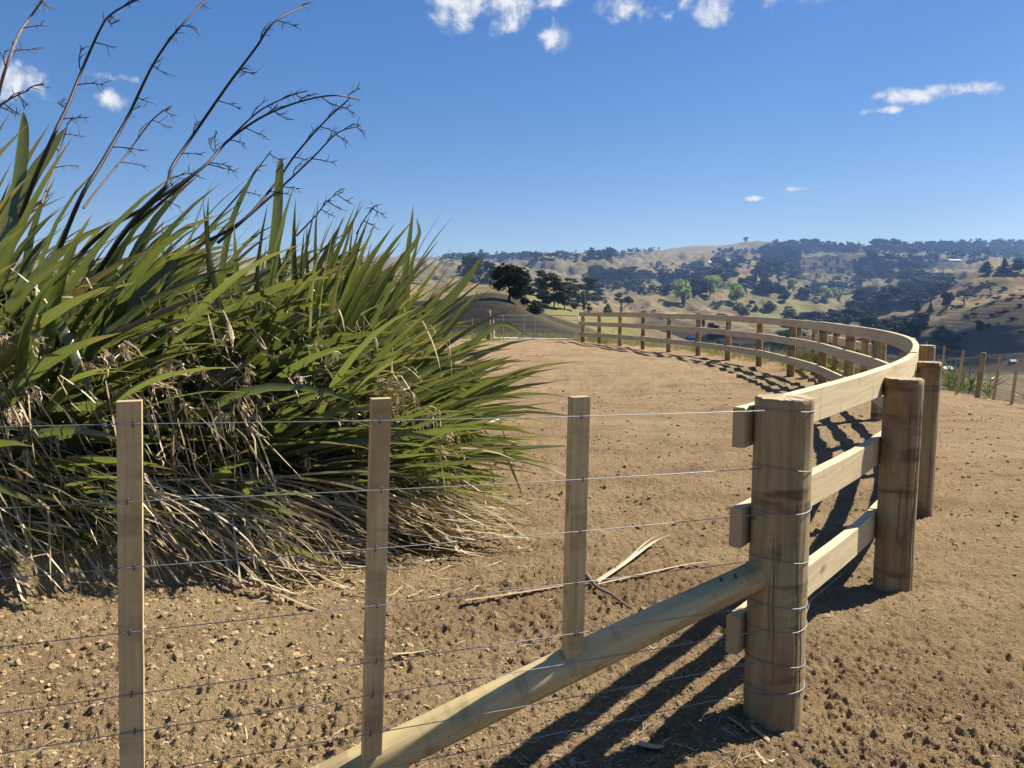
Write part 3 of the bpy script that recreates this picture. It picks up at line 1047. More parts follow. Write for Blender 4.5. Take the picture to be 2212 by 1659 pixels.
def post_mesh(name, r, h, seed, cracks=6, sides=64, below=0.3, rows=46):
    """a peeled round post with drying cracks, domed edge and rough top; origin at ground level"""
    rg = np.random.default_rng(seed)
    ang = np.linspace(0, 2 * math.pi, sides, endpoint=False)
    zs = np.concatenate([np.linspace(-below, h - 0.006, rows), [h]])
    A, Z = np.meshgrid(ang, zs)
    R = r * (1.02 - 0.04 * (Z / h)) + r * 0.022 * pnoise(np.cos(A) * 1.3 + seed, Z * 1.7 + np.sin(A) * 1.3, seed) + r * 0.012 * pnoise(np.cos(A) * 5, Z * 3 + np.sin(A) * 5, seed + 3)
    for k in range(cracks):
        a0 = rg.uniform(0, 2 * math.pi)
        z0, z1 = sorted(rg.uniform(-0.1, h, 2))
        if k < cracks // 2:
            z0, z1 = rg.uniform(-0.1, h * 0.25), rg.uniform(h * 0.6, h + 0.1)
        ac = a0 + 0.10 * np.sin(Z * rg.uniform(2, 5) + rg.uniform(0, 6)) + 0.03 * pnoise(Z * 9, Z * 0 + k, seed)
        d = (A - ac + math.pi) % (2 * math.pi) - math.pi
        wdt = 1.1 * 2 * math.pi / sides
        dep = r * rg.uniform(0.08, 0.2) * np.exp(-(d / (wdt * 0.55)) ** 2) * sstep(z0, z0 + 0.1, Z) * (1 - sstep(z1 - 0.1, z1, Z))
        R = R - dep
    R[-1] -= 0.006
    x, y = R * np.cos(A), R * np.sin(A)
    zz = Z + np.where(Z > h - 0.01, 0.004 * pnoise(x * 40, y * 40, seed), 0)
    co = np.stack([x, y, zz], -1)
    n, m = co.shape[:2]
    b = MB()
    i = np.arange(n - 1)[:, None] * m
    j = np.arange(m)[None]
    j2 = (j + 1) % m
    uv = np.stack([Z, A * r], -1).reshape(-1, 2)
    b.add(co.reshape(-1, 3), np.stack([i + j, i + j2, i + m + j2, i + m + j], -1).reshape(-1, 4), uv)
    top = co[-1]
    mid = top * np.array([0.5, 0.5, 1]) + np.array([0, 0, 0.003])
    b.add(np.vstack([top, mid]), np.stack([np.arange(m), (np.arange(m) + 1) % m, (np.arange(m) + 1) % m + m, np.arange(m) + m], 1),
          np.vstack([top, mid])[:, :2] - r * 0.15, 1)
    c = np.array([[0, 0, h + 0.003]])
    b.add(np.vstack([mid, c]), np.stack([np.arange(m), (np.arange(m) + 1) % m, np.full(m, m)], 1), np.vstack([mid, c])[:, :2] - r * 0.15, 1)
    me = b.mesh(name)
    me.polygons.foreach_set('use_smooth', np.array([p.material_index == 0 for p in me.polygons]))
    return me


def spline(pts, n):
    """Catmull-Rom through pts with n samples per span; returns samples and the index of each pt"""
    p = np.asarray(pts, float)
    p = np.vstack([2 * p[0] - p[1], p, 2 * p[-1] - p[-2]])
    out = []
    for i in range(1, len(p) - 2):
        for t in np.linspace(0, 1, n, endpoint=False):
            a, b, c, d = p[i - 1], p[i], p[i + 1], p[i + 2]
            out.append(0.5 * (2 * b + (c - a) * t + (2 * a - 5 * b + 4 * c - d) * t * t + (3 * b - a - 3 * c + d) * t ** 3))
    out.append(p[-2])
    return np.array(out)


def board_along(path, zc, h=0.15, th=0.048, seed=0, jig=True):
    """a sawn board bent along a horizontal path (n, 2) with centre heights zc"""
    rg = np.random.default_rng(seed)
    p = np.asarray(path, float)
    n = len(p)
    t = np.gradient(p, axis=0)
    t /= np.linalg.norm(t, axis=1, keepdims=True)
    nrm = np.stack([-t[:, 1], t[:, 0]], 1)
    L = np.concatenate([[0], np.cumsum(np.linalg.norm(np.diff(p, axis=0), axis=1))])
    zc = np.broadcast_to(np.asarray(zc, float), (n,))
    c = 0.004
    prof = [(-th / 2, -h / 2 + c), (-th / 2, h / 2 - c), (-th / 2 + c, h / 2), (th / 2 - c, h / 2), (th / 2, h / 2 - c), (th / 2, -h / 2 + c), (th / 2 - c, -h / 2), (-th / 2 + c, -h / 2)]
    b = MB()
    off = rg.uniform(0, 5)
    acc = 0
    for a in range(8):
        q0, q1 = prof[a], prof[(a + 1) % 8]
        ring = []
        for q in (q0, q1):
            ring.append(np.concatenate([p + nrm * q[0], (zc + q[1])[:, None]], 1))
        w = math.hypot(q1[0] - q0[0], q1[1] - q0[1])
        co = np.stack(ring, 1).reshape(-1, 3)
        uv = np.stack([np.repeat(L + off, 2), np.tile([acc, acc + w], n)], 1)
        i = np.arange(n - 1) * 2
        b.add(co, np.stack([i, i + 2, i + 3, i + 1], 1)[:, ::-1], uv)
        acc += w
    for k, rev in ((0, False), (n - 1, True)):
        ring = np.array([np.concatenate([p[k] + nrm[k] * q[0], [zc[k] + q[1]]]) for q in prof])
        cen = ring.mean(0)
        uvr = np.array([[q[0] + 0.03, q[1] + 0.11] for q in prof] + [[0.03, 0.11]])
        idx = np.array([[a, (a + 1) % 8, 8] for a in range(8)])
        b.add(np.vstack([ring, cen]), idx if rev else idx[:, ::-1], uvr, 1)
    return b.mesh('rail')


# ---- curved post-and-rail fence of the yard
#        x, y, radius, height
YARD_POSTS = [
    (2.16, 4.22, 0.100, 1.19), (3.09, 5.69, 0.084, 1.17), (3.88, 7.22, 0.080, 1.19), (4.53, 8.80, 0.082, 1.19),
    (4.97, 10.37, 0.078, 1.19), (5.34, 12.15, 0.076, 1.17), (5.75, 14.2, 0.074, 1.16), (5.95, 16.37, 0.080, 1.19),
    (6.02, 18.7, 0.074, 1.20), (5.79, 20.6, 0.076, 1.20), (5.43, 22.4, 0.078, 1.19), (4.89, 24.0, 0.074, 1.17),
    (4.38, 25.75, 0.072, 1.15), (3.86, 27.5, 0.070, 1.08), (3.28, 28.9, 0.074, 1.06), (2.76, 29.9, 0.080, 1.02)]
STRAINER = (1.012, 2.835, 0.107, 1.262)
yard = empty('rail_fence', (3.0, 5.7, 0), 'curved post and rail fence of new sawn pine rounding the dirt yard', 'fence')
Y0 = np.array([3.0, 5.7, 0.0])


def place(o, x, y, z=0.0, base=Y0):
    o.location = (x - base[0], y - base[1], z - base[2])


for i, (x, y, r, h) in enumerate(YARD_POSTS):
    near = i < 4
    me = post_mesh('post', r, h, 40 + i, cracks=12 if near else 4, sides=160 if near else 28, rows=50 if near else 14)
    o = link('post', me, [M_POST, M_END], yard)
    place(o, x, y, float(near_z(np.array([x]), np.array([y]))[0]))
    o.rotation_euler = (RNG.normal(0, 0.006), RNG.normal(0, 0.006), RNG.uniform(0, 6.28))

allp = [STRAINER] + YARD_POSTS
ctr = np.array([[p[0], p[1]] for p in allp])
tg = np.gradient(ctr, axis=0)
tg /= np.linalg.norm(tg, axis=1, keepdims=True)
inn = np.stack([-tg[:, 1], tg[:, 0]], 1)              # towards the inside of the yard
rp = ctr + inn * (np.array([p[2] for p in allp])[:, None] + 0.022)
first = rp[0] - tg[0] * 0.105
last = rp[-1] + tg[-1] * 0.12
rp2 = np.vstack([first, rp[1:-1], last])
NS = 8
dense = spline(np.vstack([rp2[:1], rp[0:1] * 0 + rp[0], rp[1:-1], rp2[-1:]]), NS)      # first, post0, post1 ... last
tops = np.array([p[3] for p in allp])
gz = near_z(ctr[:, 0], ctr[:, 1])
dense[:NS + 1] = first + (rp[0] - first) * np.linspace(0, 1, NS + 1)[:, None]
# index of post k in dense: first point 0, post k at (k + 1) * NS, the last point closes the line
heights = [(1.155, 0.07), (0.765, 0.04), (0.352, 0.0)]
starts = [[0, 2, 5, 7, 9, 11, 13, 16], [0, 3, 4, 6, 8, 10, 12, 14, 16], [0, 1, 4, 5, 7, 9, 11, 13, 16]]


def z_at(idx, zrel, drop):
    k = np.clip(idx / NS - 1, 0, 15)
    g = np.interp(k, np.arange(len(gz)), gz)
    low = np.interp(k, [0, 1, 3, 13, 16], [0, 0.012, 0.0, -0.02, -0.10])
    return zrel + g + low * (1 if zrel > 1 else 0.6)


for lv, (zr, _d) in enumerate(heights):
    st = starts[lv]
    for a, b_ in zip(st[:-1], st[1:]):
        i0 = 0 if a == 0 else (a + 1) * NS
        i1 = min(len(dense) - 1, (b_ + 1) * NS)
        idx = np.arange(i0, i1 + 1)
        path = dense[idx].copy()
        if a != 0:
            path[0] += (path[1] - path[0]) * 0.03
        o = link('rail', board_along(path - Y0[:2], z_at(idx, zr + RNG.uniform(-0.007, 0.007), 0), 0.152, 0.048, seed=lv * 50 + a), [M_RAIL, M_END], yard)
# nails through the rail ends beside the strainer
for lv, (zr, _d) in enumerate(heights):
    for dz in (-0.035, 0.035):
        b = MB()
        p0 = first + tg[0] * 0.06 - inn[0] * -0.0
        b.tube([[p0[0] - tg[0][0] * 0.0 - Y0[0] + inn[0][0] * 0.026, p0[1] - Y0[1] + inn[0][1] * 0.026, zr + dz], [p0[0] - Y0[0] + inn[0][0] * 0.031, p0[1] - Y0[1] + inn[0][1] * 0.031, zr + dz]], 0.006, 8)
        link('nail', b.mesh('nail'), M_NAIL, yard)

# ---- wire fence in front: strainer post, brace, battens, wires
wf = empty('wire_fence', (0.2, 2.45, 0), 'plain wire fence on sawn battens strained to a thick round post', 'fence')
W0 = np.array([0.2, 2.45, 0.0])
o = link('strainer_post', post_mesh('strainer_post', STRAINER[2], STRAINER[3], 7, cracks=15, sides=240, rows=110), [M_POST, M_END], wf)
place(o, STRAINER[0], STRAINER[1], 0, W0)
o.rotation_euler = (0.0, 0.0, 1.1)

PZ = [885, 1008, 1107, 1205, 1303, 1358, 1425, 1487]      # where the wires meet the post
BZ = [916, 1083, 1225, 1363, 1497, 1577, 1668, 1758]      # and the far-left batten
right_end = (0.912, 2.748)
left_xy = (-1.006, 2.0)
wz0 = [PX(1625, v, 2.775).z for v in PZ]
wz1 = [PX(271, v, 2.0).z for v in BZ]
ldir = np.array([left_xy[0] - right_end[0], left_xy[1] - right_end[1]])


def wire_pt(k, t):
    x, y = right_end[0] + ldir[0] * t, right_end[1] + ldir[1] * t
    return np.array([x, y, wz0[k] + (wz1[k] - wz0[k]) * t - 0.006 * math.sin(min(1, t) * math.pi)])


def t_of_x(x):
    return (x - right_end[0]) / ldir[0]


sx, sy, sr, sh = STRAINER
for k in range(8):
    b = MB()
    pts = [wire_pt(k, t) for t in np.linspace(-0.0, 1.9, 24)]
    b.tube(np.array(pts) - W0, 0.00135, 6)
    a0 = math.atan2(right_end[1] - sy, right_end[0] - sx)
    aa = np.linspace(a0, a0 + 2 * math.pi, 40)
    tilt = 0.012 * math.sin(k * 2.3)
    zc = wz0[k]
    rr = sr * (1.02 - 0.04 * zc / sh) + 0.0035
    loop = np.stack([sx + rr * np.cos(aa), sy + rr * np.sin(aa), zc + tilt * (np.cos(aa - a0) - 1) + 0.004 * np.sin(aa * 2)], 1)
    b.tube(loop - W0, 0.00135, 6)
    # the knot: a short twist round the line
    kt = np.linspace(0, 1, 26)
    ax = np.array(pts[0])[None] + (np.array(pts[1]) - np.array(pts[0]))[None] * (kt[:, None] * 0.35)
    tw = np.stack([0.002 * np.cos(kt * 30), 0.0035 * np.sin(kt * 30), 0.0042 * np.cos(kt * 30)], 1)
    b.tube(ax + tw - W0, 0.0013, 5)
    link('wire', b.mesh('wire', True), M_WIRE, wf)
# slack second tie low on the strainer
b = MB()
aa = np.linspace(0, 2 * math.pi, 40)
b.tube(np.stack([sx + (sr + .006) * np.cos(aa), sy + (sr + .006) * np.sin(aa), wz0[7] - 0.022 + 0.028 * np.sin(aa + 2.6)], 1) - W0, 0.0016, 6, closed=True)
link('wire_tie', b.mesh('wire_tie', True), M_WIRE, wf)
# tail of wire running back from the strainer to the ground
b = MB()
b.tube(np.array([[sx + 0.10, sy + 0.02, 0.33], [1.45, 3.6, 0.17], [1.93, 4.36, 0.02]]) - W0, 0.0016, 6)
link('tail_wire', b.mesh('tail_wire', True), M_WIRE, wf)


def batten(x_top, y_top, z_top, x_bot, y_bot, z_bot, w, d, seed, slant=0.0):
    """sawn batten; w across the view, d deep"""
    top, bot = np.array([x_top, y_top, z_top]), np.array([x_bot, y_bot, z_bot])
    dr = np.array([ldir[0], ldir[1], 0])
    dr /= np.linalg.norm(dr)
    fr = np.array([-dr[1], dr[0], 0])              # away from the camera side
    if fr[1] < 0:
        fr = -fr
    rg = np.random.default_rng(seed)
    n = 18
    b = MB()
    acc = rg.uniform(0, 3)
    prof = [(-w / 2, 0), (w / 2, 0), (w / 2, d), (-w / 2, d)]
    ts = np.linspace(0, 1, n)
    wob = 0.0012 * np.array([pnoise(ts * 9, ts * 0 + q, seed) for q in range(4)])
    cor = []
    for q, (a, e) in enumerate(prof):
        pts = bot[None] + (top - bot)[None] * ts[:, None] + dr[None] * (-a + wob[q][:, None] * np.sign(a)) + fr[None] * e
        pts[0, 2] += slant * (1 if a > 0 else -1)
        cor.append(pts)
    L = ts * np.linalg.norm(top - bot)
    for q in range(4):
        p0, p1 = cor[q], cor[(q + 1) % 4]
        wd = np.linalg.norm(p1[0] - p0[0])
        co = np.stack([p0, p1], 1).reshape(-1, 3) - W0
        uv = np.stack([np.repeat(L + acc, 2), np.tile([acc, acc + wd], n)], 1)
        acc += wd
        i = np.arange(n - 1) * 2
        b.add(co, np.stack([i, i + 1, i + 3, i + 2], 1), uv)
    for k in (0, n - 1):
        quad = np.array([cor[q][k] for q in range(4)]) - W0
        b.add(quad, [[0, 1, 2, 3]] if k else [[3, 2, 1, 0]], np.array(prof) + 0.05, 1)
    ob = link('batten', b.mesh('batten'), [M_BATTEN, M_END], wf)
    # staples over each wire
    for k in range(8):
        tx = t_of_x(x_top + (x_bot - x_top) * 0.4)
        wp = wire_pt(k, tx)
        if wp[2] < z_bot + 0.02:
            continue
        f = (wp[2] - z_bot) / (z_top - z_bot)
        cx = x_bot + (x_top - x_bot) * f
        wp = wire_pt(k, t_of_x(cx + rg.uniform(-0.006, 0.012)))
        sb = MB()
        for extra in ([0.0] if not (seed == 3 and k == 4) else [-0.006, 0.006]):
            c0 = wp - W0 + dr * extra
            a = np.linspace(0, math.pi, 9)
            arc = c0[None] + np.stack([0 * a, 0 * a, 0.0085 * np.cos(a)], 1) - fr[None] * (0.0035 * np.sin(a))[:, None] + np.array([0.002, 0, 0])[None] * np.cos(a)[:, None]
            arc = np.vstack([arc[0] + fr * 0.006, arc, arc[-1] + fr * 0.006])
            sb.tube(arc, 0.0019, 5)
        so = link('staple', sb.mesh('staple', True), M_NAIL, ob)


fro = np.array([0, 0.003])
batten(-1.006, 2.003, PX(271, 868, 2.0).z, -1.055, 1.985, 0.10, 0.060, 0.040, 1)
batten(-0.385, 2.262, PX(825, 862, 2.26).z, -0.432, 2.243, PX(806, 1638, 2.245).z, 0.058, 0.038, 2, 0.006)
batten(0.230, 2.511, PX(1257, 858, 2.51).z, 0.214, 2.504, PX(1242, 1427, 2.503).z, 0.063, 0.040, 3, -0.004)

# brace: round pole, flat-cut where it meets the strainer
def brace():
    p_top = np.array([0.932, 2.806, 0.600])
    p_bot = np.array([-1.26, 2.012, -0.10])
    ax = p_top - p_bot
    L = np.linalg.norm(ax)
    ax /= L
    side = np.cross(ax, [0, 0, 1.0])
    side /= np.linalg.norm(side)
    if side[1] > 0:
        side = -side                               # towards the camera
    up = np.cross(side, ax)
    if up[2] < 0:
        up = -up
    n, m = 60, 40
    s = np.linspace(0, 1, n)
    a = np.linspace(0, 2 * math.pi, m, endpoint=False)
    S, A = np.meshgrid(s, a, indexing='ij')
    R = 0.0655 - 0.008 * S + 0.0018 * pnoise(S * 9, np.cos(A) * 1.3 + np.sin(A) * 0.7, 5)
    X, Y = R * np.cos(A), R * np.sin(A)            # X towards camera, Y up
    end = sstep(0.68, 0.97, S)
    Y = np.minimum(Y, 0.066 - 0.036 * end)
    k = (X * 0.80 + Y * 0.6)
    lim = 0.068 - 0.026 * end
    ex = np.maximum(0, k - lim)
    X, Y = X - ex * 0.80, Y - ex * 0.6
    X = np.minimum(X, 0.066 - 0.018 * end)
    co = p_bot + ax * (S * L)[..., None] + side * X[..., None] + up * Y[..., None]
    b = MB()
    i = np.arange(n - 1)[:, None] * m
    j = np.arange(m)[None]
    j2 = (j + 1) % m
    b.add(co.reshape(-1, 3) - W0, np.stack([i + j, i + j2, i + m + j2, i + m + j], -1).reshape(-1, 4), np.stack([S * L, A * 0.062], -1).reshape(-1, 2))
    ring = co[-1] - W0
    b.add(np.vstack([ring, ring.mean(0)]), np.stack([np.arange(m), (np.arange(m) + 1) % m, np.full(m, m)], 1), np.stack([np.append(X[-1], 0), np.append(Y[-1], 0)], 1), 1)
    ob = link('brace', b.mesh('brace', True), [M_POLE, M_END], wf)
    for fx, fy in ((0.955, 0.012), (0.935, -0.01)):
        q = p_bot + ax * L * fx + up * (0.052 - 0.012) + side * fy - W0
        nb = MB()
        nb.tube([q - up * 0.01, q + up * 0.004], 0.0055, 8)
        link('nail', nb.mesh('nail'), M_NAIL, ob)


brace()

# ---- second, straight rail fence outside the yard
sf = empty('rail_fence', (6.1, 13.3, 0), 'short straight rail fence running down behind the curved fence', 'fence')
S0 = np.array([6.1, 13.3, 0.0])
for i, (x, y) in enumerate([(6.12, 13.3), (6.75, 16.0), (7.4, 18.8), (8.05, 21.6)]):
    zz = float(near_z(np.array([x]), np.array([y]))[0])
    o = link('post', post_mesh('post', 0.078, 1.14, 140 + i, cracks=3, sides=28, rows=14), [M_POST, M_END], sf)
    place(o, x, y, zz, S0)
ts = np.linspace(0, 1, 12)
for lv, zt in enumerate([0.80, 0.46, 0.14]):
    pth = np.stack([6.22 + 1.93 * ts - 0.10, 13.1 + 8.6 * ts], 1)
    gzz = near_z(pth[:, 0], pth[:, 1])
    link('rail', board_along(pth - S0[:2], zt + gzz * 0.9 - 0.05 * ts, 0.15, 0.045, seed=300 + lv), [M_RAIL, M_END], sf)

# ---- wire fence on the right, along the pad's edge
rf = empty('wire_fence', (10.7, 17.0, -0.7), 'wire fence with leaning thin battens along the right edge of the pad', 'fence')
R0 = np.array([10.7, 17.0, -0.7])
BAT = [(2002, 739, 2000, 828, 22.0, .045), (2041, 748, 2025.5, 855, 19.4, .05), (2081.6, 756, 2064, 862, 18.4, .05), (2124.5, 762, 2109, 873, 17.6, .115),
       (2161, 771, 2143, 877, 17.0, .05), (2198, 780, 2183, 884, 16.4, .05), (2246, 792, 2232, 897, 15.8, .05)]
topline = []
for i, (ut, vt, ub, vb, yd, w) in enumerate(BAT):
    a, bq = np.array(PX(ut, vt, yd)), np.array(PX(ub, vb + 5, yd))
    topline.append((a, bq))
    mb = MB()
    if w > 0.1:
        me = post_mesh('post', 0.062, float(a[2] - bq[2]), 200, cracks=3, sides=24, rows=12)
        o = link('post', me, [M_POST, M_END], rf)
        o.location = Vector(bq - R0)
        d = Vector(a - bq)
        o.rotation_euler = d.to_track_quat('Z', 'Y').to_euler()
    else:
        d = Vector(a - bq)
        rot = d.to_track_quat('Z', 'Y').to_matrix()
        hb = d.length
        mb.box((0, 0, hb / 2), (w, w * 0.8, hb))
        me = mb.mesh('batten')
        uv = me.uv_layers[0].data
        for l in uv:
            l.uv = (l.uv[1], l.uv[0])
        o = link('batten', me, [M_BATTEN], rf)
        o.location = Vector(bq - R0)
        o.rotation_euler = rot.to_euler()
for k in range(7):
    f = 0.95 - k * 0.142
    pts = [b_ + (a - b_) * f for a, b_ in topline]
    pts = [pts[0] + (pts[0] - pts[1]) * 3] + pts + [pts[-1] + (pts[-1] - pts[-2]) * 2]
    mb = MB()
    mb.tube(np.array(pts) - R0, 0.0032, 5)
    link('wire', mb.mesh('wire', True), M_WIRE, rf)

# ---- farm gate at the far end
gt = empty('farm_gate', (0.9, 30.4, 0), 'galvanised pipe farm gate closing the far end of the yard', 'gate')
G0 = np.array([0.9, 30.4, 0.0])
ga, gb = np.array([-0.78, 30.9, 0.0]), np.array([2.62, 30.05, 0.0])
gx = gb - ga
zt_, zb_ = 1.02, 0.10


def gp(t, z):
    return ga + gx * t + np.array([0, 0, z]) - G0


b = MB()
b.tube([gp(0.02, zt_), gp(0.97, zt_ - 0.0), gp(0.985, zt_ - 0.03), gp(0.99, zb_), gp(0.02, zb_), gp(0.012, zt_ - 0.03)], 0.021, 8, closed=True)
link('gate_frame', b.mesh('gate_frame', True), M_GALV, gt)
for k in range(4):
    b = MB()
    z = zb_ + (zt_ - zb_) * (k + 1) / 5
    b.tube([gp(0.012, z), gp(0.99, z)], 0.008, 6)
    link('gate_wire', b.mesh('gate_wire', True), M_GALV, gt)
for t in (0.13, 0.375, 0.50):
    b = MB()
    b.tube([gp(t, zb_), gp(t, zt_)], 0.013, 6)
    link('gate_stay', b.mesh('gate_stay', True), M_GALV, gt)
gpst = link('gate_post', post_mesh('gate_post', 0.085, 1.2, 260, cracks=2, sides=24, rows=10), [M_POST, M_END])
gpst.location = (-0.93, 30.95, 0)
tag(gpst, 'round wooden gate post at the hinge end of the metal gate', 'post')
# the bit of fence to the left of the gate
lf = empty('wire_fence', (-1.6, 31, 0), 'short wire fence with one pale batten left of the metal gate', 'fence')
b = MB()
b.box((0, 0.06, 0.42), (0.05, 0.04, 0.95))
me = b.mesh('batten')
for l in me.uv_layers[0].data:
    l.uv = (l.uv[1], l.uv[0])
link('batten', me, M_BATTEN, lf)
for k in range(5):
    b = MB()
    b.tube([[0.6, 0, 0.1 + 0.19 * k], [0, 0.03, 0.1 + 0.19 * k], [-6, 0.2, 0.1 + 0.19 * k]], 0.003, 5)
    link('wire', b.mesh('wire', True), M_WIRE, lf)
# ------------------------------------------------------------------ flax


def leaf_geo(p0, d0, L, Wd, wind, droop, roll, rg, n=11, kink=None, fold=0.22, taper=2.8, flat=False):
    """sword leaf: returns vertices (n*3), quads, uv; d0 unit start direction"""
    d = np.array(d0, float)
    p = np.array(p0, float)
    P, D = [p.copy()], [d.copy()]
    st = L / (n - 1)
    kd = None
    for i in range(1, n):
        t = i / (n - 1)
        if kink is not None and t >= kink and kd is None:
            kd = np.array([rg.uniform(0.1, 0.7), rg.uniform(-0.5, 0.3), -rg.uniform(0.5, 1.2)])
            d = kd / np.linalg.norm(kd)
        elif kd is None:
            d = d + (np.array([wind, 0, -droop]) * t ** 1.3) / (n - 1) * 2.2
            d /= np.linalg.norm(d)
        p = p + d * st
        P.append(p.copy())
        D.append(d.copy())
    P, D = np.array(P), np.array(D)
    t = np.linspace(0, 1, n)
    w = Wd * (0.5 + 0.5 * np.minimum(1, t / 0.35)) * np.clip(1 - t ** taper, 0, 1) ** 0.85
    w[-1] = 0.0008
    a = np.cross(D, np.array([0, 1.0, 0.12]))
    a /= np.linalg.norm(a, axis=1, keepdims=True) + 1e-9
    b = np.cross(D, a)
    rl = roll + rg.uniform(-0.7, 0.7) * t
    s = np.cos(rl)[:, None] * a + np.sin(rl)[:, None] * b
    nn = np.cross(D, s)
    fo = fold * (1 - 0.5 * t)
    if flat:
        co = np.stack([P - s * w[:, None] / 2, P + s * w[:, None] / 2], 1).reshape(-1, 3)
        i = np.arange(n - 1) * 2
        f = np.stack([i, i + 1, i + 3, i + 2], 1)
        uv = np.stack([np.tile([0.1, 0.9], n), np.repeat(t, 2)], 1)
        return co, f, uv
    co = np.stack([P - s * w[:, None] / 2, P + nn * (w * fo)[:, None], P + s * w[:, None] / 2], 1).reshape(-1, 3)
    i = np.arange(n - 1) * 3
    f = np.concatenate([np.stack([i, i + 1, i + 4, i + 3], 1), np.stack([i + 1, i + 2, i + 5, i + 4], 1)])
    uv = np.stack([np.tile([0.0, 0.5, 1.0], n), np.repeat(t, 3)], 1)
    return co, f, uv


class Bunch:
    def __init__(s):
        s.c, s.f, s.u, s.r, s.n = [], [], [], [], 0

    def add(s, g, rnd):
        s.c.append(g[0])
        s.f.append(g[1] + s.n)
        s.u.append(g[2])
        s.r.append(np.full(len(g[0]), rnd))
        s.n += len(g[0])

    def mesh(s, name, smooth=True):
        return fast_mesh(name, np.concatenate(s.c), np.concatenate(s.f), uv=np.concatenate(s.u), attrs={'rnd': np.concatenate(s.r)}, smooth=smooth)


def unit(phi, yd):
    v = np.array([math.cos(phi), yd, math.sin(phi)])
    return v / np.linalg.norm(v)


def flax(name_label, base, groups, n_parts, seed, group=None, cat='flax plant'):
    """groups: list of dicts with n, spread ((x0,x1),(y0,y1)), phi range, y range, L range, W range, wind, droop"""
    rg = np.random.default_rng(seed)
    root = empty('flax_bush', base, name_label, cat, group)
    B = np.array(base, float)
    leaves = []
    for g in groups:
        for li in range(g['n']):
            if li % 8 == 0:      # a new fan of leaves
                fx, fy = rg.uniform(*g['x']), rg.uniform(*g['y'])
                fph = rg.uniform(*g['phi']) if 'tri' not in g else rg.triangular(g['phi'][0], g['tri'], g['phi'][1])
                fyd, fro, fto = rg.uniform(*g['yd']) * 1.2, rg.normal(0.3, 0.75), rg.beta(*g.get('tone', (1.6, 2.6)))
            x, y = fx + rg.normal(0, .05), fy + rg.normal(0, .05)
            z = float(land_z(np.array([x]), np.array([y]))[0]) + rg.uniform(*g.get('z', (-0.02, 0.12)))
            ph = math.radians(np.clip(fph + (li % 8 - 3.5) * 5.5 + rg.normal(0, 5), g['phi'][0] - 8, g['phi'][1] + 8))
            yd = fyd + rg.normal(0, .09)
            L = rg.uniform(*g['L'])
            Wd = rg.uniform(*g['W'])
            kink = rg.uniform(0.5, 0.85) if rg.uniform() < g.get('kink', 0.10) else None
            roll = fro + rg.normal(0, .3)
            geo = leaf_geo((x, y, z), unit(ph, yd), L, Wd, g['wind'] * rg.uniform(0.4, 1.5), g['droop'] * rg.uniform(0.3, 1.7), roll, rg, kink=kink)
            rnd = np.clip(.45 * fto + .55 * rg.beta(*g.get('tone', (1.6, 2.6))) + rg.normal(0, .08), 0, 1)
            leaves.append((geo, rnd, y - 0.3 * L))
    leaves.sort(key=lambda a: a[2])
    rest = Bunch()
    for i, (geo, rnd, _) in enumerate(leaves):
        if i < n_parts:
            bn = Bunch()
            bn.add((geo[0] - B, geo[1], geo[2]), rnd)
            link('leaf', bn.mesh('leaf'), M_FLAX, root)
        else:
            rest.add((geo[0] - B, geo[1], geo[2]), rnd)
    if rest.n:
        tag(link('inner_leaves', rest.mesh('inner_leaves'), M_FLAX, root), kind='stuff')
    return root, B


def dead_strips(root, B, specs, seed, name='dead_leaves'):
    rg = np.random.default_rng(seed)
    bn = Bunch()
    for s in specs:
        for _ in range(s['n']):
            x, y = rg.uniform(*s['x']), rg.uniform(*s['y'])
            gzv = float(land_z(np.array([x]), np.array([y]))[0])
            z = gzv + rg.uniform(*s['z'])
            ph = math.radians(rg.uniform(*s['phi']))
            L = rg.uniform(*s['L'])
            kink = rg.uniform(0.3, 0.8) if rg.uniform() < s.get('kink', 0.35) else None
            co, f, uv = leaf_geo((x, y, z), unit(ph, rg.uniform(*s['yd'])), L, rg.uniform(*s['W']), s.get('wind', 0.1) * rg.uniform(0.2, 2), s.get('droop', 0.6) * rg.uniform(0.2, 2), rg.uniform(-1.5, 1.5), rg, n=s.get('seg', 7), kink=kink, flat=True, taper=6)
            g2 = land_z(co[:, 0], co[:, 1]) + 0.012 + rg.uniform(0, s.get('pile', 0.03))
            co[:, 2] = np.maximum(co[:, 2], g2)
            if B is not None:
                co = co - B
            bn.add((co, f, uv), np.clip(rg.normal(s.get('tone', 0.5), 0.22), 0, 1))
    me = bn.mesh(name)
    return tag(link(name, me, M_DEAD, root), kind='stuff')


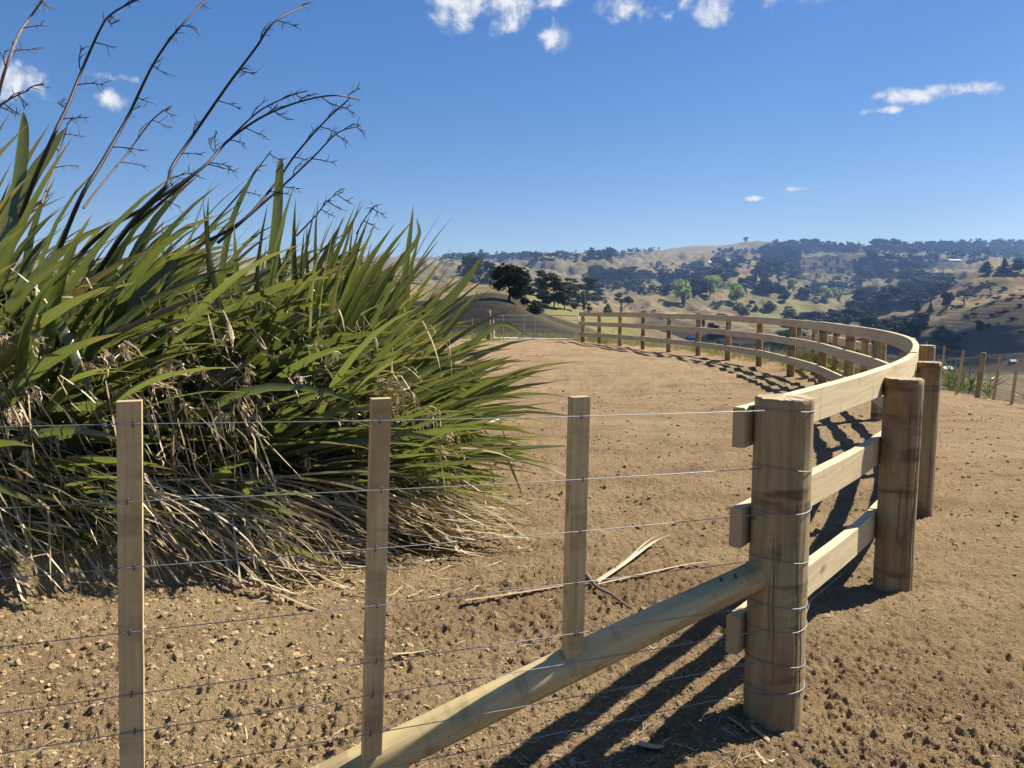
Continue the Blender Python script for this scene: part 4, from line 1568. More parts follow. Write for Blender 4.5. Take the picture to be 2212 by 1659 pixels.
def stalk(root, B, pts, yd, r0, r1, seed, mat, twigs=10, t0=0.35):
    """flower stalk through picture points pts at depth yd, with short side twigs"""
    rg = np.random.default_rng(seed)
    w = np.array([PX(u, v, yd + 0.25 * math.sin(i * 1.3 + seed)) for i, (u, v) in enumerate(pts)])
    sp = spline(w, 6)
    n = len(sp)
    L = np.concatenate([[0], np.cumsum(np.linalg.norm(np.diff(sp, axis=0), axis=1))])
    fr = L / L[-1]
    b = MB()
    r0, r1 = r0 * .9, r1 * .9
    twigs = max(3, int(twigs * .8))
    rad = r0 + (r1 - r0) * fr ** 0.8
    b.tube(sp - B, rad, 8)
    # papery bract scars
    so = link('flower_stalk', b.mesh('flower_stalk', True), mat, root)
    tg_ = np.gradient(sp, axis=0)
    tg_ /= np.linalg.norm(tg_, axis=1, keepdims=True)
    for k in range(twigs):
        f = t0 + (1 - t0) * (k + 0.5 + rg.uniform(-0.3, 0.3)) / twigs
        p = np.array([np.interp(f, fr, sp[:, c]) for c in range(3)])
        t = np.array([np.interp(f, fr, tg_[:, c]) for c in range(3)])
        sd = 1 if k % 2 else -1
        pr = np.cross(t, [0, 1, 0]) * sd
        pr /= np.linalg.norm(pr) + 1e-9
        d = pr * 0.75 + t * 0.6 + np.array([0.25, rg.uniform(-0.5, 0.5), 0])
        d /= np.linalg.norm(d)
        ln = (0.23 - 0.13 * f) * rg.uniform(0.7, 1.3)
        tb = MB()
        q = [p]
        dd = d.copy()
        for s in range(6):
            dd = dd + np.array([0.16, 0, -0.07]) + rg.normal(0, 0.06, 3)
            dd /= np.linalg.norm(dd)
            q.append(q[-1] + dd * ln / 6)
        tb.tube(np.array(q) - B, np.linspace(0.0048, 0.002, 7), 5)
        for s in (2, 3, 4, 5):
            for _ in range(1 + (s == 5)):
                e = dd * 0.7 + rg.normal(0, 0.55, 3)
                e /= np.linalg.norm(e)
                a0 = q[s]
                a1 = a0 + e * rg.uniform(0.022, 0.055)
                a2 = a1 + (e + rg.normal(0, 0.4, 3)) * 0.02
                tb.tube(np.array([a0, a1, a2]) - B, [0.0028, 0.0022, 0.0010], 4)
        link('flower_twig', tb.mesh('flower_twig', True), mat, so)


# the tall swept clump on the left
fl1, B1 = flax('tall flax bush at the left edge with upright broad blades and black flower stalks', (-3.9, 5.5, 0.2), [
    dict(n=150, x=(-5.4, -3.2), y=(5.9, 7.4), phi=(40, 95), yd=(-0.2, 0.2), L=(1.9, 2.6), W=(.06, .11), wind=0.7, droop=0.35, tone=(1.8, 2.2), kink=.06),
    dict(n=120, x=(-4.7, -3.3), y=(4.9, 6.3), phi=(44, 100), yd=(-0.25, 0.25), L=(1.9, 2.75), W=(.065, .12), wind=0.6, droop=0.36, tone=(1.7, 2.4), kink=.06),
    dict(n=150, x=(-4.9, -3.2), y=(4.7, 6.2), phi=(15, 70), yd=(-0.5, 0.15), L=(1.5, 2.3), W=(.06, .115), wind=0.6, droop=0.6, tone=(1.9, 2.2), kink=.15),
    dict(n=105, x=(-4.8, -3.2), y=(4.6, 5.6), phi=(-2, 42), yd=(-0.6, 0.1), L=(1.1, 1.8), W=(.045, .09), wind=0.35, droop=0.6, tone=(2.0, 2.0), kink=.25)], 285, 51)
# the middle one, blown flat to the right
fl2, B2 = flax('wind-flattened flax bush in the middle, its blades all swept sideways', (-2.7, 5.9, 0.2), [
    dict(n=130, x=(-3.7, -2.2), y=(5.4, 7.0), phi=(38, 80), yd=(-0.2, 0.2), L=(1.9, 2.55), W=(.06, .115), wind=0.9, droop=0.6, tone=(1.7, 2.2), kink=.08),
    dict(n=220, x=(-3.6, -2.3), y=(5.2, 6.9), phi=(25, 75), yd=(-0.25, 0.2), L=(1.6, 2.25), W=(.07, .13), wind=1.15, droop=0.75, tone=(1.7, 2.3), kink=.06),
    dict(n=260, x=(-3.7, -2.2), y=(4.9, 6.2), phi=(5, 50), yd=(-0.4, 0.15), L=(1.3, 2.1), W=(.06, .12), wind=0.7, droop=0.75, tone=(1.9, 2.2), kink=.15),
    dict(n=95, x=(-3.6, -2.1), y=(4.7, 5.6), phi=(-4, 32), yd=(-0.5, 0.1), L=(0.9, 1.5), W=(.04, .085), wind=0.3, droop=0.5, tone=(2.2, 2.0), kink=.3)], 285, 52)
# the right clump, fanning out to the right
fl3, B3 = flax('stiff flax bush at the right of the clump, leaning out over the dirt', (-1.6, 6.0, 0.15), [
    dict(n=130, x=(-2.2, -1.35), y=(5.4, 6.9), phi=(58, 98), tri=70, yd=(-0.2, 0.2), L=(1.75, 2.3), W=(.055, .10), wind=0.30, droop=0.10, tone=(1.6, 2.4), kink=.04),
    dict(n=400, x=(-2.25, -1.3), y=(5.2, 6.9), phi=(28, 66), yd=(-0.3, 0.2), L=(1.45, 2.1), W=(.038, .080), wind=0.38, droop=0.44, tone=(1.7, 2.0), kink=.13),
    dict(n=360, x=(-2.2, -1.2), y=(5.1, 6.6), phi=(4, 44), yd=(-0.4, 0.15), L=(1.0, 1.55), W=(.030, .064), wind=0.28, droop=0.45, tone=(1.8, 1.7), kink=.18),
    dict(n=80, x=(-1.95, -1.05), y=(5.1, 6.1), phi=(-8, 26), yd=(-0.35, 0.1), L=(0.7, 1.1), W=(.025, .055), wind=0.2, droop=0.4, tone=(2.4, 1.8), kink=.2)], 290, 53)
# a few blades that stand alone against the sky
for (pts, yd, w, rnd) in [([(866, 690), (874, 600), (884, 520), (893, 443)], 6.3, .055, .35), ([(872, 700), (884, 600), (892, 560), (906, 512)], 6.4, .04, .5),
                          ([(560, 760), (578, 640), (596, 500), (604, 372), (608, 340)], 6.0, .10, .25), ([(470, 640), (500, 480), (560, 350)], 6.5, .06, .35),
                          ([(352, 640), (352, 560), (350, 480)], 6.6, .04, .7), ([(30, 470), (46, 350), (52, 280), (50, 240)], 5.4, .10, .35), ([(0, 560), (60, 400), (105, 330), (142, 275)], 5.4, .11, .55),
                          ([(820, 760), (930, 690), (1010, 600), (1040, 556)], 5.9, .075, .45), ([(900, 840), (1000, 760), (1080, 700), (1145, 728)], 5.6, .05, .6),
                          ([(760, 720), (820, 620), (900, 520), (900, 470)], 6.0, .05, .6)]:
    w3 = np.array([PX(u, v, yd) for u, v in pts])
    sp = spline(w3, 4)
    n = len(sp)
    t = np.linspace(0, 1, n)
    D = np.gradient(sp, axis=0)
    D /= np.linalg.norm(D, axis=1, keepdims=True)
    s = np.cross(D, [0.1, 1.0, 0])
    s /= np.linalg.norm(s, axis=1, keepdims=True)
    ww = w * np.clip(1 - t ** 2.5, 0, 1) ** .8 + 0.001
    nn = np.cross(D, s)
    co = np.stack([sp - s * ww[:, None] / 2, sp + nn * (ww * .2)[:, None], sp + s * ww[:, None] / 2], 1).reshape(-1, 3)
    i = np.arange(n - 1) * 3
    f = np.concatenate([np.stack([i, i + 1, i + 4, i + 3], 1), np.stack([i + 1, i + 2, i + 5, i + 4], 1)])
    uv = np.stack([np.tile([0.0, .5, 1.0], n), np.repeat(t, 3)], 1)
    host, HB = (fl3, B3) if pts[0][0] > 450 else ((fl2, B2) if pts[0][0] > 200 else (fl1, B1))
    bn = Bunch()
    bn.add((co - HB, f, uv), rnd)
    link('leaf', bn.mesh('leaf'), M_FLAX, host)

# dry skirts
dead_strips(fl1, B1, [
    dict(n=420, x=(-4.6, -2.8), y=(4.3, 5.4), z=(0.05, 0.65), phi=(-60, 15), yd=(-0.6, 0.2), L=(0.4, 1.1), W=(.005, .017), droop=0.6, tone=.5, pile=.14),
    dict(n=300, x=(-4.2, -3.0), y=(4.2, 5.0), z=(0.2, 1.0), phi=(-95, -40), yd=(-0.5, 0.2), L=(0.2, 0.6), W=(.005, .014), tone=.62),
    dict(n=110, x=(-4.2, -3.0), y=(4.5, 5.4), z=(0.6, 1.6), phi=(-95, 30), yd=(-0.5, 0.3), L=(0.10, 0.40), W=(.006, .015), kink=.6, tone=.65)], 61)
dead_strips(fl2, B2, [
    dict(n=560, x=(-3.2, -1.4), y=(4.4, 5.5), z=(0.02, 0.40), phi=(-40, 12), yd=(-0.45, 0.2), L=(0.45, 1.3), W=(.005, .018), droop=0.55, tone=.6, pile=.18),
    dict(n=330, x=(-3.2, -1.5), y=(4.4, 5.2), z=(0.1, 1.0), phi=(-95, -30), yd=(-0.5, 0.2), L=(0.15, 0.55), W=(.004, .013), kink=.5, tone=.62),
    dict(n=130, x=(-3.2, -1.6), y=(4.8, 5.6), z=(0.7, 1.6), phi=(-90, 25), yd=(-0.5, 0.3), L=(0.10, 0.40), W=(.005, .015), kink=.6, tone=.66)], 62)
dead_strips(fl3, B3, [
    dict(n=700, x=(-1.4, -0.42), y=(4.8, 5.7), z=(0.02, 0.36), phi=(-55, -5), yd=(-0.5, 0.1), L=(0.4, 0.95), W=(.006, .017), droop=0.6, tone=.72, pile=.22),
    dict(n=240, x=(-2.1, -0.7), y=(4.8, 5.8), z=(0.05, 0.42), phi=(-45, 25), yd=(-0.5, 0.2), L=(0.4, 1.1), W=(.007, .022), tone=.42, pile=.12),
    dict(n=190, x=(-2.1, -0.4), y=(4.9, 6.0), z=(0.5, 1.5), phi=(-95, 10), yd=(-0.4, 0.3), L=(0.08, 0.36), W=(.004, .013), kink=.6, tone=.62)], 63)

# dead leaves hanging out over the cut bank
for (rt_, BB_, x0_, x1_, n_, sd_) in ((fl1, B1, -4.3, -2.9, 230, 71), (fl2, B2, -2.9, -1.3, 260, 72)):
    for part in range(1):
        yb0 = float(np.interp((x0_ + x1_) / 2, [-6, -3.4, -2.6, -1.9, -1.2], [4.05, 4.05, 4.12, 4.35, 4.55]))
        dead_strips(rt_, BB_, [dict(n=n_, x=(x0_, x1_), y=(yb0 + .05, yb0 + .45), z=(0.03, 0.35), phi=(-75, 5), yd=(-0.9, -0.1), L=(0.3, 0.95), W=(.005, .017), droop=0.7, tone=.74, pile=.10, kink=.5)], sd_, 'bank_leaves')


def frays(root, B, spots, seed):
    """torn, curled leaf ends: tufts of thin fibres hanging from one point"""
    rg = np.random.default_rng(seed)
    bn = Bunch()
    for (x, y, z, L0) in spots:
        tone = rg.uniform(.45, .9)
        hd = rg.normal(0, .5)
        for _ in range(int(rg.uniform(7, 16))):
            d = np.array([rg.normal(hd, .45), rg.normal(-.1, .4), -rg.uniform(.3, 1.1)])
            d /= np.linalg.norm(d)
            p = np.array([x, y, z]) + rg.normal(0, .012, 3)
            n = 8
            L = L0 * rg.uniform(.35, 1.1)
            P = [p]
            for k in range(n - 1):
                d = d + rg.normal(0, .38, 3) + np.array([.05, 0, -.12])
                d /= np.linalg.norm(d)
                P.append(P[-1] + d * L / (n - 1))
            P = np.array(P)
            w = rg.uniform(.003, .009) * np.linspace(1, .35, n)
            a = rg.normal(size=3)
            s_ = np.cross(np.gradient(P, axis=0), a)
            s_ /= np.linalg.norm(s_, axis=1, keepdims=True) + 1e-9
            co = np.stack([P - s_ * w[:, None], P + s_ * w[:, None]], 1).reshape(-1, 3)
            q = np.arange(n - 1) * 2
            bn.add((co - B, np.stack([q, q + 1, q + 3, q + 2], 1), np.stack([np.tile([.1, .9], n), np.repeat(np.linspace(0, .8, n), 2)], 1)), np.clip(rg.normal(tone, .1), 0, 1))
    tag(link('frayed_ends', bn.mesh('frayed_ends'), M_DEAD, root), kind='stuff')


rgf = np.random.default_rng(64)
frays(fl1, B1, [(rgf.uniform(-3.9, -2.9), rgf.uniform(4.5, 5.1), rgf.uniform(.45, 1.5), rgf.uniform(.10, .28)) for _ in range(46)], 65)
frays(fl2, B2, [(rgf.uniform(-3.0, -1.6), rgf.uniform(4.6, 5.2), rgf.uniform(.4, 1.45), rgf.uniform(.10, .30)) for _ in range(60)], 66)
frays(fl3, B3, [(xx, rgf.uniform(4.9, 5.5), rgf.uniform(.35, 1.75 - .75 * max(0, xx + 1.6)), rgf.uniform(.08, .26)) for xx in rgf.uniform(-1.95, -.35, 95)], 67)

# flower stalks (picture points are where each stalk is seen; depth is its own)
ST = [(fl1, B1, [(-60, 420), (-20, 300), (0, 190), (24, 116), (44, 68), (72, 28), (100, -12)], 5.3, .016, .007, M_STALK_PALE, 9),
      (fl1, B1, [(40, 480), (72, 392), (116, 292), (148, 224), (180, 144), (218, 60), (244, 28), (300, -3)], 5.3, .019, .006, M_STALK, 10),
      (fl1, B1, [(120, 560), (172, 432), (224, 344), (276, 252), (312, 176), (340, 124), (384, 64), (446, -2)], 5.5, .019, .006, M_STALK, 10),
      (fl1, B1, [(180, 450), (212, 408), (280, 324), (328, 260), (370, 228)], 6.0, .011, .004, M_STALK_PALE, 7),
      (fl1, B1, [(90, 440), (118, 360), (140, 290), (146, 266)], 5.9, .009, .004, M_STALK_PALE, 5),
      (fl1, B1, [(-30, 330), (-6, 240), (20, 215), (62, 195)], 5.2, .012, .004, M_STALK, 6),
      (fl2, B2, [(170, 660), (250, 530), (312, 452), (360, 400), (372, 360), (420, 288), (492, 184), (552, 104), (592, 48), (656, 14)], 5.5, .022, .006, M_STALK, 13),
      (fl2, B2, [(90, 640), (216, 508), (320, 444), (440, 360), (488, 308), (560, 256), (640, 222), (720, 206), (778, 216)], 5.6, .021, .005, M_STALK, 13),
      (fl2, B2, [(270, 500), (330, 452), (444, 356), (500, 296), (560, 240), (624, 208), (664, 196)], 5.75, .014, .004, M_STALK, 9),
      (fl3, B3, [(410, 540), (520, 480), (592, 400), (640, 332), (700, 264), (756, 212)], 5.9, .016, .005, M_STALK, 9),
      (fl3, B3, [(470, 525), (608, 404), (680, 336), (728, 288), (776, 272)], 6.1, .014, .004, M_STALK, 9),
      (fl3, B3, [(430, 515), (516, 420), (560, 360), (586, 326)], 6.3, .010, .004, M_STALK, 4),
      (fl3, B3, [(640, 510), (680, 468), (712, 430), (742, 414)], 6.2, .008, .003, M_STALK, 7),
      (fl3, B3, [(770, 505), (790, 470), (813, 442)], 6.2, .007, .003, M_STALK, 4)]
for i, (rt, BB, pts, yd, r0, r1, mt, tw) in enumerate(ST):
    stalk(rt, BB, pts, yd, r0, r1, 900 + i, mt, tw)
# thick dead stalks lying through the clump
for i, (rt, BB, pts, yd, r0, r1) in enumerate([(fl2, B2, [(250, 720), (380, 660), (470, 628), (505, 606)], 5.0, .017, .012), (fl2, B2, [(190, 800), (300, 730), (400, 690)], 4.9, .012, .009),
                                               (fl2, B2, [(320, 905), (450, 885), (600, 872), (700, 862)], 4.9, .010, .006), (fl2, B2, [(280, 1010), (430, 1030), (600, 1080), (780, 1100)], 4.75, .012, .006)]):
    w = np.array([PX(u, v, yd) for u, v in pts])
    b = MB()
    sp = spline(w, 6)
    b.tube(sp - BB, np.linspace(r0, r1, len(sp)), 7)
    link('dry_stalk', b.mesh('dry_stalk', True), M_STALK_PALE, rt)
# ------------------------------------------------------------------ trees and scrub of the valley


_o = np.array([[1, 0, 0], [-1, 0, 0], [0, 1, 0], [0, -1, 0], [0, 0, 1], [0, 0, -1], [.58, .58, .58], [-.58, .58, .58], [.58, -.58, .58], [-.58, -.58, .58], [.58, .58, -.58], [-.58, .58, -.58], [.58, -.58, -.58], [-.58, -.58, -.58]])
CORE_F = np.array([[0, 6, 4, 8], [0, 12, 5, 10], [0, 10, 2, 6], [0, 8, 3, 12], [1, 9, 4, 7], [1, 11, 5, 13], [1, 7, 2, 11], [1, 13, 3, 9], [2, 7, 4, 6], [2, 10, 5, 11], [3, 8, 4, 9], [3, 13, 5, 12]])


def crown_cards(lobes, n, size, seed, nc=1):
    """leaf-clump cards spread through lobes [(x, y, z, rx, ry, rz)] ; returns arrays for a unit tree"""
    rg = np.random.default_rng(seed)
    lobes = np.array(lobes, float)
    vol = lobes[:, 3] * lobes[:, 4] * lobes[:, 5]
    pr = vol ** 0.67
    k = rg.choice(len(lobes), n, p=pr / pr.sum())
    d = rg.normal(size=(n, 3))
    d /= np.linalg.norm(d, axis=1, keepdims=True)
    r = rg.uniform(0.45, 1.03, n)[:, None] ** 0.6
    c = lobes[k, :3] + d * r * lobes[k, 3:]
    nr = d + rg.normal(0, 0.6, (n, 3))
    nr /= np.linalg.norm(nr, axis=1, keepdims=True)
    a = np.cross(nr, rg.normal(size=(n, 3)))
    a /= np.linalg.norm(a, axis=1, keepdims=True)
    b = np.cross(nr, a)
    s = size * rg.uniform(0.5, 1.3, n)[:, None]
    e = rg.uniform(0.35, 0.9, n)[:, None]
    co = np.stack([c - a * s, c - b * s * e + nr * s * .2, c + a * s, c + b * s * e + nr * s * .2], 1).reshape(-1, 3)
    f = np.arange(n * 4).reshape(-1, 4)
    rnd = np.repeat(rg.uniform(0, 1, n), 4)
    if nc:      # leafy inner body of every lobe, so that the crown is not a sieve
        cc = (lobes[:, None, :3] + _o[None] * lobes[:, None, 3:] * 0.72 * rg.uniform(.85, 1.1, (len(lobes), 14, 1))).reshape(-1, 3)
        cf = (CORE_F[None] + (np.arange(len(lobes)) * 14)[:, None, None]).reshape(-1, 4) + len(co)
        co, f = np.vstack([co, cc]), np.vstack([f, cf])
        rnd = np.append(rnd, np.full(len(cc), .3))
    return co, f, rnd


def tree_shape(kind, seed):
    rg = np.random.default_rng(seed)
    L = []
    if kind == 'broad':
        for _ in range(16):
            a, q = rg.uniform(0, 6.28), rg.uniform(0, 1) ** .5 * 0.36
            z = rg.uniform(0.20, 0.82)
            q *= 1.0 if z < .6 else 0.75
            s = rg.uniform(.12, .20)
            L.append((q * math.cos(a), q * math.sin(a), z, s * 1.2, s * 1.2, s))
    elif kind == 'pine':
        for _ in range(15):
            z = rg.uniform(0.16, 0.93)
            q = rg.uniform(0.05, 0.34) * (1.15 - z * 0.8)
            a = rg.uniform(0, 6.28)
            s = rg.uniform(.07, .13)
            L.append((q * math.cos(a), q * math.sin(a), z, s * 1.5, s * 1.5, s * .8))
    elif kind == 'spread':
        for _ in range(13):
            a, q = rg.uniform(0, 6.28), rg.uniform(0.05, 0.48)
            z = 0.86 - 0.5 * q + rg.uniform(-.1, .05)
            s = rg.uniform(.09, .14)
            L.append((q * math.cos(a), q * math.sin(a), z, s * 1.4, s * 1.4, s * .7))
    elif kind == 'cypress':
        for z in np.linspace(0.12, 0.9, 9):
            s = 0.115 * (1 - ((z - .42) / .62) ** 2) + .02
            L.append((rg.normal(0, .01), rg.normal(0, .01), z, s, s, .09))
    elif kind == 'cone':
        for z in np.linspace(0.14, 0.9, 9):
            s = 0.32 * (1.02 - z) + .04
            for _ in range(3):
                a = rg.uniform(0, 6.28)
                L.append((s * .4 * math.cos(a), s * .4 * math.sin(a), z, s * .75, s * .75, .09))
    elif kind == 'willow':
        for _ in range(15):
            a, q = rg.uniform(0, 6.28), rg.uniform(0, 1) ** .5 * 0.36
            z = rg.uniform(0.22, 0.80)
            s = rg.uniform(.13, .20)
            L.append((q * math.cos(a), q * math.sin(a), z, s, s, s * 1.15))
    else:   # bush
        for _ in range(9):
            a, q = rg.uniform(0, 6.28), rg.uniform(0, .42)
            z = rg.uniform(.22, .68)
            s = rg.uniform(.18, .30)
            L.append((q * math.cos(a), q * math.sin(a), z, s * 1.2, s * 1.2, s))
    return L


def trunk_mesh(kind, seed):
    rg = np.random.default_rng(seed)
    b = MB()
    top = {'broad': .5, 'pine': .85, 'spread': .6, 'cypress': .5, 'cone': .8, 'willow': .5}.get(kind, .4)
    r = {'broad': .035, 'spread': .035, 'willow': .03}.get(kind, .018)
    w = rg.normal(0, .012, (5, 2))
    b.tube([[w[i][0], w[i][1], z] for i, z in enumerate(np.linspace(-.04, top, 5))], np.linspace(r, r * .4, 5), 7)
    for _ in range(7 if kind in ('spread', 'broad') else 4):
        a = rg.uniform(0, 6.28)
        z0 = rg.uniform(.18, top * .8)
        q = rg.uniform(.2, .42) if kind in ('spread', 'broad', 'willow') else rg.uniform(.1, .2)
        z1 = z0 + rg.uniform(.15, .35)
        b.tube([[0, 0, z0], [q * .5 * math.cos(a), q * .5 * math.sin(a), z0 + (z1 - z0) * .45], [q * math.cos(a), q * math.sin(a), z1]], [r * .45, r * .3, r * .1], 5)
    return b.mesh('trunk', True)


KINDS = {'broad': (M_TREE_DARK, .045, 1500), 'pine': (M_TREE_DARK, .034, 1200), 'spread': (M_TREE_DARK, .034, 800), 'cypress': (M_TREE_MID, .03, 500),
         'cone': (M_TREE_DARK, .04, 800), 'willow': (M_TREE_PALE, .036, 1500), 'bush': (M_TREE_MID, .07, 480)}
SHAPES = {}


def shape(kind, var):
    key = (kind, var)
    if key not in SHAPES:
        seed = abs(hash(kind)) % 1 + sum(map(ord, kind)) * 7 + var
        m, s, n = KINDS[kind]
        co, f, rnd = crown_cards(tree_shape(kind, seed), n, s, seed)
        cm = fast_mesh('crown', co, f, attrs={'rnd': rnd})
        tm = trunk_mesh(kind, seed)
        tm.materials.append(M_TRUNK)
        # crown and trunk in one mesh, for trees too far off to show parts
        n0 = len(co)
        tv = np.array([v.co[:] for v in tm.vertices])
        tq = [np.array([p.vertices[:] for p in tm.polygons if len(p.vertices) == k]).reshape(-1, k) for k in (3, 4)]
        wm = fast_mesh('tree', np.vstack([co, tv]), [np.vstack([f, tq[1] + n0]), tq[0] + n0], attrs={'rnd': np.append(rnd, np.zeros(len(tv)))},
                       mat_idx=np.concatenate([np.zeros(len(f)), np.ones(len(tq[1]) + len(tq[0]))]))
        SHAPES[key] = (cm, tm, wm)
    return SHAPES[key]


MATVAR = {}


def with_mat(me, mat, tag_):
    k = (me.name, tag_)
    if k not in MATVAR:
        c = me.copy()
        c.materials.clear()
        c.materials.append(mat)
        if tag_.startswith('whole'):
            c.materials.append(M_TRUNK)
        MATVAR[k] = c
    return MATVAR[k]


def put_tree(name, u, vb, vt, w, kind, mat, label, group=None, parts=True, var=0, cat='tree', y=None, base=None):
    """tree whose foot is seen at (u, vb), crown top at vt and width w on the picture"""
    if base is None:
        hit = ground_hit(u, vb)
        if hit is None:
            return None
        x, yy, z = hit
    else:
        x, yy, z = base
    H = (vb - vt) * yy / F * 1.03
    Wd = w * yy / F
    cm, tm, wm = shape(kind, var)
    dim = {'broad': .82, 'pine': .60, 'spread': 1.0, 'cypress': .25, 'cone': .62, 'willow': .88, 'bush': 1.1}[kind]
    sx_ = Wd / dim
    rz = RNG.uniform(0, 6.28)
    if parts:
        e = empty(name, (x, yy, z - 0.02 * H), label, cat, group)
        e.rotation_euler = (0, 0, rz)
        e.scale = (sx_, sx_, H)
        link('crown', with_mat(cm, mat, 'crown' + mat.name), None, e)
        link('trunk', tm, None, e)
        return e
    o = link(name, with_mat(wm, mat, 'whole' + mat.name), None)
    o.location = (x, yy, z - 0.02 * H)
    o.rotation_euler = (0, 0, rz)
    o.scale = (sx_, sx_, H)
    return tag(o, label, cat, group)


DK, MD, PL, WL = M_TREE_DARK, M_TREE_MID, M_TREE_PALE, M_TREE_WILLOW
NAMED = [
    ('macrocarpa_tree', 1100, 652, 567, 88, 'broad', DK, 'big dark dense tree standing on the shoulder of the mound behind the gate'),
    ('dark_tree', 1020, 606, 549, 50, 'broad', DK, 'tall dark tree rising just above the tips of the flax'),
    ('dark_tree', 1062, 606, 560, 36, 'broad', DK, 'smaller dark tree peeping out between two bigger ones left of the mound'),
    ('pine_tree', 1196, 664, 592, 56, 'pine', DK, 'ragged dark pine on the yellow-green slope, tallest of its row'),
    ('pine_tree', 1219, 668, 600, 44, 'pine', MD, 'ragged pine with bare lower trunk at the right of the tallest pine'),
    ('pine_tree', 1164, 640, 584, 44, 'pine', DK, 'thin-crowned pine between the big dark tree and the pine row'),
    ('pine_tree', 1268, 657, 598, 52, 'pine', MD, 'olive dark pine above the slim light green poplar'),
    ('pine_tree', 1232, 650, 602, 40, 'pine', DK, 'dark pine filling the gap in the middle of the pine row'),
    ('pine_tree', 1132, 646, 590, 40, 'pine', DK, 'dark pine close behind the right side of the big dense tree'),
    ('pine_tree', 1180, 656, 597, 44, 'pine', MD, 'olive pine just left of the tallest ragged pine'),
    ('pine_tree', 1250, 660, 606, 40, 'pine', DK, 'dark pine directly left of the pine above the slim poplar'),
    ('pine_tree', 1292, 656, 612, 36, 'pine', DK, 'last dark pine at the right end of the pine row'),
    ('bush', 1160, 681, 643, 44, 'bush', MD, 'olive scrubby bush on the edge of the dark mound'),
    ('bush', 1134, 662, 640, 26, 'bush', MD, 'small bush under the big dark tree on the mound'),
    ('cypress_tree', 1261, 671, 632, 11, 'cypress', M_TREE_WILLOW, 'slim light green poplar below the pine row'),
    ('bush', 1241, 668, 648, 16, 'bush', WL, 'small grey-green bush left of the slim poplar'),
    ('bush', 1274, 674, 660, 15, 'bush', MD, 'low bush right of the slim poplar'),
    ('spreading_tree', 1341, 685, 632, 54, 'spread', DK, 'dark flat-topped tree with open limbs above the far fence rail'),
    ('bush', 1310, 681, 650, 26, 'bush', WL, 'thin grey bush beside the flat-topped open tree'),
    ('pale_tree', 1472, 655, 603, 43, 'willow', PL, 'bright green round tree with a slim dark cypress in front'),
    ('cypress_tree', 1476, 664, 630, 8, 'cypress', DK, 'slim dark cypress in front of a bright green round tree'),
    ('pale_tree', 1534, 640, 597, 44, 'willow', PL, 'bright green round tree on the knoll, middle of the three'),
    ('pale_tree', 1590, 657, 609, 45, 'willow', PL, 'bright green tree above the grey-green willow'),
    ('willow_tree', 1603, 687, 654, 44, 'willow', WL, 'grey-green willow low on the slope behind the far fence'),
    ('pale_tree', 1712, 636, 608, 26, 'willow', PL, 'small bright green tree half way up the valley side'),
    ('pale_tree', 1786, 651, 616, 30, 'willow', PL, 'left one of two bright green trees standing together'),
    ('pale_tree', 1809, 648, 621, 32, 'willow', PL, 'right one of two bright green trees standing together'),
    ('bush', 1664, 671, 648, 32, 'bush', DK, 'dark rounded thicket on the pale green slope'),
    ('bush', 1691, 656, 635, 28, 'bush', DK, 'dark thicket above the pale green slope'),
    ('bush', 1624, 658, 645, 15, 'bush', DK, 'small dark bush just above the willow'),
    ('bush', 1634, 673, 655, 17, 'bush', DK, 'dark bush right beside the willow'),
    ('round_tree', 2044, 669, 632, 27, 'broad', DK, 'dark oval tree on the sunny spur, biggest of the three in line'),
    ('cone_tree', 1981, 677, 645, 21, 'cone', DK, 'dark pointed tree at the lower left of the sunny spur'),
    ('cone_tree', 2009, 681, 655, 18, 'cone', MD, 'smaller olive pointed tree between the two darker ones on the spur'),
    ('spreading_tree', 2081, 662, 630, 46, 'spread', DK, 'wide flat-topped tree beside the oval tree on the spur'),
    ('round_tree', 2018, 643, 618, 26, 'broad', DK, 'round dark tree at the top edge of the sunny spur'),
    ('spreading_tree', 2139, 638, 609, 34, 'spread', MD, 'open scrubby tree high on the sunny spur'),
    ('willow_tree', 1968, 745, 690, 58, 'willow', WL, 'soft green willow in the shade below the spur'),
    ('willow_tree', 2046, 760, 702, 62, 'willow', WL, 'soft green willow nearer the right wire fence'),
    ('round_tree', 2118, 718, 692, 20, 'broad', DK, 'small dark tree alone on the shaded hillside'),
    ('pale_tree', 1713, 752, 711, 86, 'willow', PL, 'wide yellow-green bush seen between the rails of the curved fence'),
    ('dark_tree', 1546, 736, 694, 38, 'broad', DK, 'dark round tree on the valley floor behind the rails'),
    ('dark_tree', 1516, 708, 690, 14, 'broad', DK, 'small dark tree by the shed behind the rails'),
    ('lone_tree', 1611, 522, 512, 11, 'broad', DK, 'tiny lone tree on the bare skyline hill'),
    ('bush', 1388, 682, 669, 18, 'bush', DK, 'low dark bush right of the flat-topped tree'),
    ('bush', 1408, 683, 673, 14, 'bush', DK, 'second low dark bush right of the flat-topped tree'),
    ('bush', 1562, 686, 676, 26, 'bush', MD, 'low hedge bush beside the red roofed house'),
    ('bush', 1510, 684, 676, 15, 'bush', DK, 'dark bush between the white shed and the red roofed house'),
    ('dark_tree', 2130, 592, 566, 34, 'cone', DK, 'left tall dark tree behind the crest of the spur'),
    ('dark_tree', 2168, 592, 560, 32, 'cone', DK, 'middle tall dark tree behind the crest of the spur'),
    ('dark_tree', 2204, 594, 562, 34, 'broad', DK, 'right tall dark tree behind the crest of the spur'),
]
for i, (nm, u, vb, vt, w, k, m, lb) in enumerate(NAMED):
    put_tree(nm, u, vb, vt, w, k, m, lb, var=i % 3)

